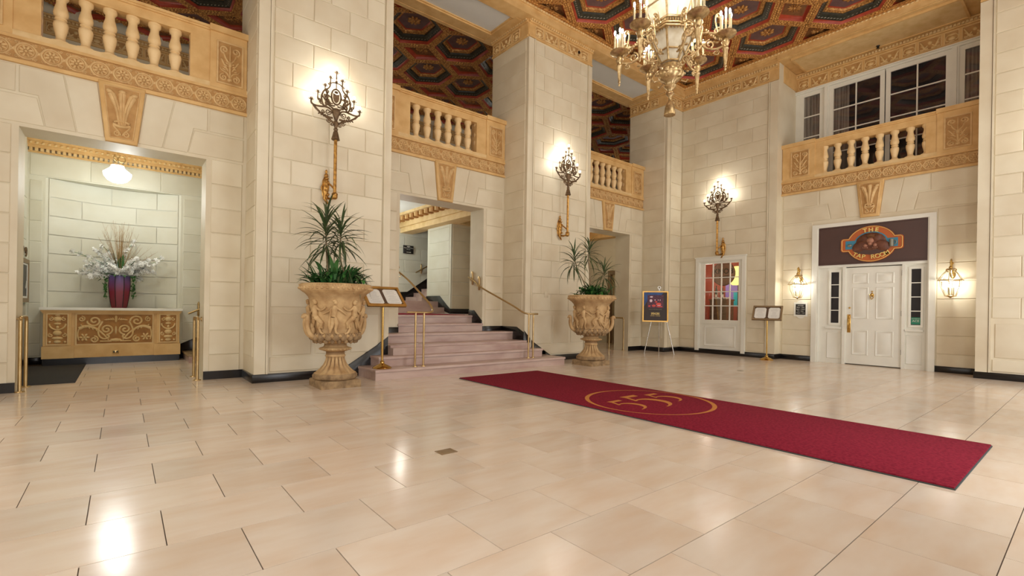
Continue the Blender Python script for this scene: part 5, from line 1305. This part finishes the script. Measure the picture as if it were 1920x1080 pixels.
m = MB(); m.lathe([(3.81, .006), (3.83, .014), (3.845, .008), (3.86, .018), (3.875, .012), (3.89, .016), (4.04, .028), (4.055, .038), (4.07, .030), (4.10, .034), (4.13, .045), (4.15, .035), (4.17, .03), (4.185, .06), (4.20, .098), (4.215, .115), (4.225, .112), (4.215, .06), (4.22, .02)], 18, T(RA, 0)); m.build('drip_pan', 'giltbrass', arm)
for k in range(5):
    a = 2*PI*k/4+.6; r = .065 if k < 4 else 0; zc = 4.22
    m = MB(); m.lathe([(zc, .02), (zc+.02, .022), (zc+.025, .014), (zc+.045, .018), (zc+.05, .012)], 8, T(RA+r*cos(a), r*sin(a))); m.tube([(RA+r*cos(a), r*sin(a), zc+.04), (RA+r*cos(a), r*sin(a), zc+(.19 if k < 4 else .24))], .0115, 8); m.build('candle', 'candle', arm)
    b = MB(); b.ell((RA+r*cos(a), r*sin(a), zc+(.22 if k < 4 else .27)), (.012, .012, .033), seg=8); b.build('flame_bulb', 'bulb', arm)
a0 = math.radians(50.975)     # yaw of the room axis used only to turn the six arms
base = a0-PI+math.radians(9)
arm.matrix_basis = RZ(base)
for k in range(1, 6): dup(arm, RZ(base+k*PI/3), parent=cd)
for k in range(6):
    a = base+k*PI/3; light('chandelier_light', (4.91+RA*cos(a), 3.2+RA*sin(a), 4.50), 7, (1, .97, .90), size=.04)
light('ceiling_fill', (4.91, 3.2, 5.8), 36, (1, .93, .8), size=.1)  # uplight added above the crown to brighten the coffers

# ================================================================ URNS
UP_ = [(0.100, .20), (.105, .27), (.125, .292), (.16, .295), (.185, .275), (.20, .25), (.24, .205), (.30, .155), (.36, .130), (.40, .122), (.415, .135), (.43, .130), (.44, .122), (.475, .122), (.485, .150), (.50, .195),
       (.515, .205), (.53, .195), (.545, .155), (.575, .145), (.59, .15), (.60, .19), (.63, .25), (.67, .31), (.70, .335), (.715, .325), (.73, .305), (.80, .300), (.90, .312), (1.0, .325), (1.10, .335), (1.16, .345), (1.22, .36), (1.27, .405), (1.30, .45),
       (1.31, .462), (1.325, .47), (1.355, .47), (1.375, .475), (1.39, .465), (1.40, .45), (1.385, .425), (1.33, .41), (1.30, .40)]
def rad(z):
    for (z0, r0), (z1, r1) in zip(UP_[:-4], UP_[1:]):
        if z0 <= z <= z1 and z1 > z0: return r0+(r1-r0)*(z-z0)/(z1-z0)
    return .3
def urn(X, label, rot):
    t = thing('stone_urn', X, label, 'urn')
    m = MB(); m.slab(rect(-.265, .265, -.265, .265), 0, .10, .012); m.build('plinth', 'urn_d', t)
    m = MB(); m.lathe([p for p in UP_ if p[0] < .19], 40, cap=False); m.build('foot_ring', 'urn_d', t)
    m = MB(); m.lathe([p for p in UP_ if .185 <= p[0] <= .49], 64, cap=False, wob=lambda a, z: 1-(.11*max(0, cos(16*a))**.5 if .2 < z < .405 and cos(16*a) > 0 else 0))
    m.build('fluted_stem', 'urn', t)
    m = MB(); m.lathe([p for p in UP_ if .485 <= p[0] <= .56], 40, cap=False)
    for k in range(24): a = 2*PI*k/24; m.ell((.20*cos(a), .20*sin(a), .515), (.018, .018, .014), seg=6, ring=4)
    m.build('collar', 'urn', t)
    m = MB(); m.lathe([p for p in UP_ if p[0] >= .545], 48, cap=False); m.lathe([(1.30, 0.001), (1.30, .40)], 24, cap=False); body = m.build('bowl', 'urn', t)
    m = MB()
    for k in range(20):
        a = 2*PI*k/20; m.ell((.300*cos(a), .300*sin(a), .68), (.05, .05, .05), seg=8, ring=6); m.ell((.27*cos(a+.15), .27*sin(a+.15), .635), (.035, .035, .045), seg=6, ring=4)
        for q in (-.06, .06): m.ell((.325*cos(a+q), .325*sin(a+q), .715), (.018, .018, .022), seg=6, ring=4)
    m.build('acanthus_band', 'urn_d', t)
    m = MB()
    for k in range(44): a = 2*PI*k/44; m.ell((.468*cos(a), .468*sin(a), 1.338), (.026, .026, .022), seg=6, ring=4); 
    for k in range(88): a = 2*PI*k/88; m.ell((.473*cos(a), .473*sin(a), 1.378), (.012, .012, .009), seg=5, ring=3)
    m.build('egg_moulding', 'urn', body)
    for s in (-1, 1):      # upturned handles with grotesque heads
        m = MB(); P = [(s*.27, 0, .66), (s*.34, 0, .70), (s*.385, 0, .74), (s*.41, 0, .80), (s*.42, 0, .87), (s*.415, 0, .93), (s*.425, 0, .965), (s*.44, 0, .955)]
        for o in (-.03, 0, .03): m.tube([(p[0]+(s*.008 if o == 0 else 0), p[1]+o, p[2]) for p in smooth_path(P, 3)], [.036-.0005*i for i in range(len(smooth_path(P, 3)))], 8)
        m.ell((s*.437, 0, .965), (.040, .05, .036), seg=10); m.ell((s*.465, 0, .95), (.02, .022, .02), seg=8); m.ell((s*.33, 0, .76), (.04, .05, .07))
        m.ell((s*.345, 0, .83), (.03, .035, .045)); m.build('handle', 'urn', t, RZ(rot))
    def fig(a0, flip, run, fem):
        """one relief figure wrapped on the bowl; u across, v up (0 = feet, .44 = head)"""
        m = MB(); f = flip*1.12
        def P(u, v, h=.018):
            z = .74+v; r = rad(z)+h; a = a0+u/.33; return (r*cos(a), r*sin(a), z)
        def limb(pts, rr): m.tube([P(*p) for p in smooth_path([q if len(q) == 3 else (q[0], q[1], .018) for q in pts], 2)], [rr[min(i//2, len(rr)-1)]*1.12 if i % 2 == 0 else (rr[i//2]+rr[i//2+1])*.56 for i in range(2*len(pts)-1)], 11)
        m.ell(P(f*.01, .405, .02), (.027, .027, .032), seg=8); m.ell(P(f*.0, .425, .018), (.028, .028, .022), seg=8)
        limb([(f*.005, .37), (0, .33), (-f*.005, .27), (-f*.01, .22)], [.014, .036, .032, .034])
        k = .07 if run else .02
        limb([(-f*.005, .21), (f*k*1.2, .13), (f*k*.6, .06), (f*k*1.1, .0)], [.032, .024, .017, .011]); limb([(f*k*1.1, .0, .016), (f*(k*1.1+.035), -.004, .02)], [.012, .008])
        limb([(-f*.02, .21), (-f*k*1.1, .12), (-f*k*2.1, .055), (-f*k*2.6, .015 if run else 0)], [.032, .024, .017, .010])
        limb([(f*.02, .335), (f*.07, .30), (f*.115, .32 if run else .26), (f*.135, .35 if run else .24)], [.015, .013, .011, .009])
        limb([(-f*.02, .335), (-f*.06, .29), (-f*.10, .27), (-f*.13, .25)], [.015, .013, .011, .009])
        if fem:
            for q in range(7): limb([(-f*.01, .25-.012*q), (-f*(.03+.014*q), .17-.004*q), (-f*(.06+.018*q), .09+.004*q), (-f*(.09+.02*q), .05+.02*q)], [.014, .013, .010, .005])
            for q in range(3): limb([(f*.02, .22), (f*(.03+.02*q), .13), (f*(.02+.03*q), .06)], [.018, .016, .008])
        else:
            limb([(-f*.03, .34), (-f*.05, .22), (-f*.06, .1), (-f*.055, .04)], [.01, .018, .016, .008])
        m.build('relief_figure', 'urn', body)
    for k in range(8): fig(2*PI*k/8+rot+.25, 1 if k % 3 else -1, k % 2 == 0, k % 2 == 0)
    m = MB(); m.lathe([(1.302, .001), (1.33, .2), (1.32, .40)], 24, cap=False); m.build('soil', 'soil', t)
    return t
urn(T(2.28, 6.665), 'weathered stone urn with carved dancing figures left of the marble stairs', .15)
urn(T(7.36, 6.50), 'weathered stone urn with carved figures between the stairs and the corridor', -.75)

# ================================================================ PLANTS
rp = random.Random(11)
DL = [leafdata('leaf', 'drac', .44, .014, d, r, n=7, fold=.5) for d, r in ((.5, .3), (.9, .5), (.25, .2), (1.2, .8))]
GL = [leafdata('leaf', 'leaf', .33, .030, d, r, n=5, fold=.35) for d, r in ((.6, .9), (1.0, 1.1), (.3, .7))]
SL = [leafdata('leaf', 'leaf2', .13, .03, d, r, n=4, fold=.3) for d, r in ((.6, .5), (1.0, .6))]
GR = [leafdata('leaf', 'drac', .34, .010, d, r, n=7, fold=.5) for d, r in ((1.9, 1.7), (2.2, 1.6))]
def crown(par, x, y, z, n, hh, s, tilt=0):
    for k in range(n):
        f = k/n; a = k*2.399+rp.uniform(-.2, .2); el = -1.35+1.75*f**.9+rp.uniform(-.15, .15)     # upper leaves stand, lower hang out
        el = 1.25-2.0*(1-f)+rp.uniform(-.2, .2)
        put('leaf', DL[rp.choice((0, 0, 2, 1)) if el > .1 else rp.choice((0, 1, 2))], par, T(x, y, z-hh*(1-f)) @ RZ(a) @ RY(-el) @ SC(s*rp.uniform(.75, 1.1)))
def dracaena(X, label, stems):
    t = thing('dracaena', X, label, 'plant')
    for (pts, n, hh, s) in stems:
        P = smooth_path(pts, 4); m = MB(); m.tube(P, [.013-.004*i/len(P) for i in range(len(P))], 7); m.build('stem', 'stem', t); x, y, z = pts[-1]; crown(t, x, y, z, n, hh, s)
    return t
dracaena(T(2.25, 6.665, 1.31), 'tall spiky dracaena with two crowns growing from the urn left of the stairs',
         [([(-.06, .04, 0), (-.08, .05, .3), (-.10, .05, .6), (-.11, .05, .93)], 72, .40, 1.05), ([(.17, .02, 0), (.16, .02, .2), (.09, .02, .42), (.08, .02, .66), (.09, .02, .84)], 52, .20, 1.05)])
dracaena(T(7.36, 6.50, 1.31), 'spiky dracaena with three crowns growing from the urn beside the corridor',
         [([(-.05, .1, 0), (-.1, .1, .3), (-.28, .14, .6), (-.36, .16, .85)], 42, .22, 1.0), ([(-.02, .05, 0), (0, .04, .4), (-.06, .05, .75), (-.04, .06, 1.02)], 40, .2, .95), ([(.12, 0, 0), (.2, -.02, .3), (.3, -.06, .60)], 34, .18, .95)])
def undergrowth(X, label, n1, n2, n3, side):
    t = thing('leafy_plant', X, label, 'plant')
    for k in range(n1):
        a = rp.uniform(0, 2*PI); r = rp.uniform(.02, .30); put('leaf', rp.choice(GL), t, T(r*cos(a), r*sin(a), rp.uniform(.0, .12)) @ RZ(a+rp.uniform(-.6, .6)) @ RY(-rp.uniform(-.2, .9)) @ SC(rp.uniform(.6, 1.05)))
    for k in range(n2):
        a = rp.uniform(0, 2*PI); r = rp.uniform(.0, .34); put('leaf', rp.choice(SL), t, T(r*cos(a)+side*.05, r*sin(a), rp.uniform(.03, .2 if r > .2 else .26)) @ RZ(rp.uniform(0, 6.3)) @ RY(-rp.uniform(-.6, .7)) @ SC(rp.uniform(.7, 1.2)))
    for k in range(n3):
        a = rp.uniform(0, 2*PI); put('leaf', rp.choice(GR), t, T(.1*cos(a)+side*.14, .1*sin(a), .08) @ RZ(a) @ RY(-rp.uniform(-.1, .5)) @ SC(rp.uniform(.8, 1.3)))
    return t
undergrowth(T(2.25, 6.665, 1.32), 'broad-leaved green plants spilling over the rim of the urn left of the stairs', 170, 80, 60, 1)
undergrowth(T(7.36, 6.50, 1.32), 'dense fresh-green plants filling the urn beside the corridor', 40, 190, 14, .6)

# ================================================================ STANDS, EASEL, CARPET
def menu_stand(X, label, face, tilt=.85, w=.70, h=.46, z=1.0, lines=True):
    t = thing('menu_stand', X, label, 'menu stand')
    m = MB(); m.lathe([(0, .14), (.008, .145), (.02, .14), (.05, .09), (.07, .04), (.09, .03), (.11, .035), (.12, .02)], 28); m.build('base', 'brass', t)
    m = MB(); m.tube([(0, 0, .1), (0, 0, z)], .017, 12); m.build('pole', 'brass', t)
    fr_ = empty('menu_frame', T(0, 0, z+.10) @ RZ(face) @ RX(tilt)); fr_.parent = t
    m = MB(); m.box(-w/2, w/2, -h/2, h/2, -.02, 0); m.build('back_panel', 'menu_d', fr_)
    m = MB()
    for b in ((-w/2-.0, w/2, -h/2, -h/2+.035), (-w/2, w/2, h/2-.035, h/2), (-w/2, -w/2+.035, -h/2+.035, h/2-.035), (w/2-.035, w/2, -h/2+.035, h/2-.035)): m.box(*b, -.02, .022)
    m.build('frame', 'goldframe' if face > -1 else 'doorbr', fr_)
    for s in (-1, 1):
        a, b = sorted((s*.025, s*(w/2-.045))); m = MB(); c = .03
        m.prism([(a+c, -h/2+.05), (b-c, -h/2+.05), (b, -h/2+.05+c), (b, h/2-.05-c), (b-c, h/2-.05), (a+c, h/2-.05), (a, h/2-.05-c), (a, -h/2+.05+c)], .001, .005); pg = m.build('menu_page', 'paper', fr_)
        m = MB()
        for k in range(11):
            ln = rp.uniform(.3, .75)*(b-a)/2; z_ = h/2-.085-k*(h-.17)/10; m.box((a+b)/2-ln, (a+b)/2+ln, z_-.002, z_+.002, .005, .0056)
        o = m.build('print_lines', 'lines', pg); o['kind'] = 'stuff'
    return t
menu_stand(T(3.10, 6.965, .155), 'brass menu stand standing on the lowest marble step beside the urn', 0, tilt=.72, w=.62, h=.44, z=1.0)
menu_stand(T(11.72, 4.93, 0), 'brass menu stand with open menu between the small window and the pub door', -1.33, tilt=.95, w=.62, h=.40, z=1.0)

ea = thing('easel', T(10.87, 7.27), 'slim easel with round top clip holding a poster in the room corner', 'easel')
fa_ = -.93; fx, fy = cos(fa_), sin(fa_)       # direction along the poster
EX = RZ(fa_)
for s, l in ((-1, .36), (1, .38)):
    m = MB(); m.tube([(s*l, -.06, 0), (s*.20, -.02, .8), (0, .06, 1.70)], .012, 8, EX); m.build('leg', 'chrome', ea)
m = MB(); m.tube([(.02, .24, 0), (0, .07, 1.70)], .011, 8, EX); m.build('leg', 'chrome', ea)
m = MB(); m.tube([(.035*cos(2*PI*i/14), .05, 1.72+.035*sin(2*PI*i/14)) for i in range(15)], .009, 6, EX, cap=False); m.build('clip_ring', 'chrome', ea)
m = MB(); m.tube([(-.22, -.13, .845), (.22, -.13, .845)], .012, 6, EX); m.build('ledge', 'goldframe', ea)
po = thing('framed_poster', T(10.87, 7.27) @ T(0, 0, 1.225) @ RZ(fa_) @ T(-.10, -.09, 0) @ RX(PI/2-.12), 'gold framed dark poster with a red lounge photo standing on the easel', 'poster')
W_, H_ = .60, .76
m = MB(); m.box(-W_/2, W_/2, -H_/2, H_/2, -.01, 0); m.build('print', 'poster_d', po)
m = MB()
for b in ((-W_/2-.02, W_/2+.02, -H_/2-.02, -H_/2+.01), (-W_/2-.02, W_/2+.02, H_/2-.01, H_/2+.02), (-W_/2-.02, -W_/2+.01, -H_/2+.01, H_/2-.01), (W_/2-.01, W_/2+.02, -H_/2+.01, H_/2-.01)): m.box(*b, -.015, .018)
m.build('frame', 'goldframe', po)
m = MB(); m.prism([(-.285, .0), (-.285, .385), (.22, .385), (.12, .26), (-.18, .18)], .0005, .002); m.build('blue_print', 'poster_b', po)
m = MB(); m.box(-.2, .2, -.04, .30, .002, .004); ph_ = m.build('photo', 'photo', po)
m = MB()
for x, y, a, b in ((-.04, .02, .05, .03), (.08, .06, .07, .04), (.10, .0, .08, .02), (.02, .12, .03, .02), (-.15, .01, .03, .02)): m.blob(x, y, a, b, .002, 0, .004, seg=8)
m.build('red_chairs', 'photo_r', ph_)
m = MB()
for x, y, a, b in ((-.11, .15, .035, .04), (-.1, .25, .04, .02), (-.01, .17, .012, .018), (.07, .17, .01, .015), (.12, .17, .012, .015), (.09, .03, .05, .008)): m.blob(x, y, a, b, .002, 0, .005, seg=8)
m.build('lamp_glow_print', 'photo_w', ph_)
text('lettering', 'JOIN US IN THE LOBBY LOUNGE', .022, T(0, -.075, .001), 'silver', po, .0008)
text('lettering', 'SPENCERS', .075, T(0, -.19, .001), 'yellow', po, .0008, sx=.62, bold=.002); text('lettering', 'DRINKS + DINING', .03, T(0, -.245, .001), 'yellow', po, .0008)

cp = MB(); cp.slab(rect(4.08, 5.71, .585, 6.29), .006, .018, .004); rug = cp.build('entrance_carpet', 'carpet'); tag(rug, 'long crimson entrance carpet with gold ringed 555 on the stone floor', 'carpet')
m = MB(); m.slab(rect(4.073, 5.717, .578, 6.297), 0, .008, .002); m.build('rubber_backing', 'rubber', rug)
m = MB(); n = 64; vs = []
for i in range(n):
    a = 2*PI*i/n; th = .010+.016*abs(cos(a-2.2))**3
    vs += [((.755)*cos(a)+4.92, .76*sin(a)+3.43, .0188), ((.755-th*2)*cos(a)+4.92, (.76-th*2)*sin(a)+3.43, .0188)]
m.add(vs, [(2*i, 2*((i+1) % n), 2*((i+1) % n)+1, 2*i+1) for i in range(n)]); m.build('gold_ring', 'carpet_gold', rug)
def five(cx, cy, h, wd):
    m = MB(); z = .0189; s = h
    m.add([(cx-.20*wd, cy+.36*s, z), (cx+.42*wd, cy+.5*s, z), (cx+.42*wd, cy+.37*s, z), (cx-.13*wd, cy+.36*s, z)], [(0, 3, 2, 1)])
    m.add([(cx-.28*wd, cy+.5*s, z), (cx+.42*wd, cy+.5*s, z), (cx+.42*wd, cy+.36*s, z), (cx-.22*wd, cy+.36*s, z)], [(3, 2, 1, 0)])
    m.v = []; m.f = []; m.m = []
    m.add([(cx-.28*wd, cy+.5*s, z), (cx+.45*wd, cy+.5*s, z), (cx+.42*wd, cy+.37*s, z), (cx-.24*wd, cy+.37*s, z)], [(3, 2, 1, 0)])
    z += .0003; m.add([(cx-.25*wd, cy+.37*s, z), (cx-.12*wd, cy+.37*s, z), (cx-.30*wd, cy+.08*s, z), (cx-.42*wd, cy+.08*s, z)], [(0, 3, 2, 1)])
    z += .0003; C_ = bez((cx-.37*wd, cy+.10*s, 0), (cx+.35*wd, cy+.34*s, 0), (cx+.75*wd, cy-.42*s, 0), (cx-.30*wd, cy-.5*s, 0), 20); vs = []
    for i, p in enumerate(C_):
        a = C_[max(i-1, 0)]; b = C_[min(i+1, 20)]; dx, dy = b[0]-a[0], b[1]-a[1]; l = math.hypot(dx, dy); w_ = (.014+.060*sin(PI*i/20)**1.5)*s
        vs += [(p[0]-dy/l*w_, p[1]+dx/l*w_, z), (p[0]+dy/l*w_, p[1]-dx/l*w_, z)]
    m.add(vs, [(2*i, 2*i+1, 2*i+3, 2*i+2) for i in range(20)]); m.build('number_five', 'carpet_gold', rug)
five(4.53, 3.43, .50, .30); five(4.93, 3.45, .68, .38); five(5.30, 3.46, .50, .30)
m = MB(); m.slab(rect(-.07, .07, -.055, .055), 0, .004, .0015); 
for k in range(5): m.box(-.055, .055, -.04+.018*k, -.034+.018*k, .004, .006)
o = m.build('floor_outlet', 'doorbr', None, T(1.92, 3.15)); tag(o, 'small dull brown outlet plate set in the tiled floor', 'outlet')
m = MB(); m.slab(rect(-.05, .05, -.04, .04), 0, .003, .001); o = m.build('floor_outlet', 'silver', None, T(9.1, 4.3)); tag(o, 'tiny grey cover plate in the floor beyond the carpet', 'outlet')
# small wall plates on the pillars
for X, lb in ((ML(2.62, PF-.014, .28), 'cream wall plate low on the pillar behind the first urn'), (ML(7.0, PF-.014, 1.42), 'cream wall plate at mid height on the pillar behind the second urn'), (ML(6.95, PF-.014, .2), 'cream socket plate low on the pillar between stairs and second urn')):
    m = MB(); m.slab(rect(-.05, .05, -.06, .06), 0, .008, .002); o = m.build('wall_plate', 'cream', None, X); tag(o, lb, 'wall plate')
# sprinkler heads
m = MB(); m.lathe([(-.06, .03), (-.04, .02), (0, .035)], 12); o = m.build('sprinkler', 'black', None, T(13.0, 3.2, 7.10)); tag(o, 'small dark sprinkler under the soffit above the upper windows', 'sprinkler')
m = MB(); m.lathe([(-.06, .03), (-.04, .02), (0, .035)], 12); o = m.build('sprinkler', 'black', None, ML(7.86, PF, 6.87) @ T(0, 0, .05)); tag(o, 'small dark sprinkler on the carved frieze of the pillar beside the chandelier', 'sprinkler')
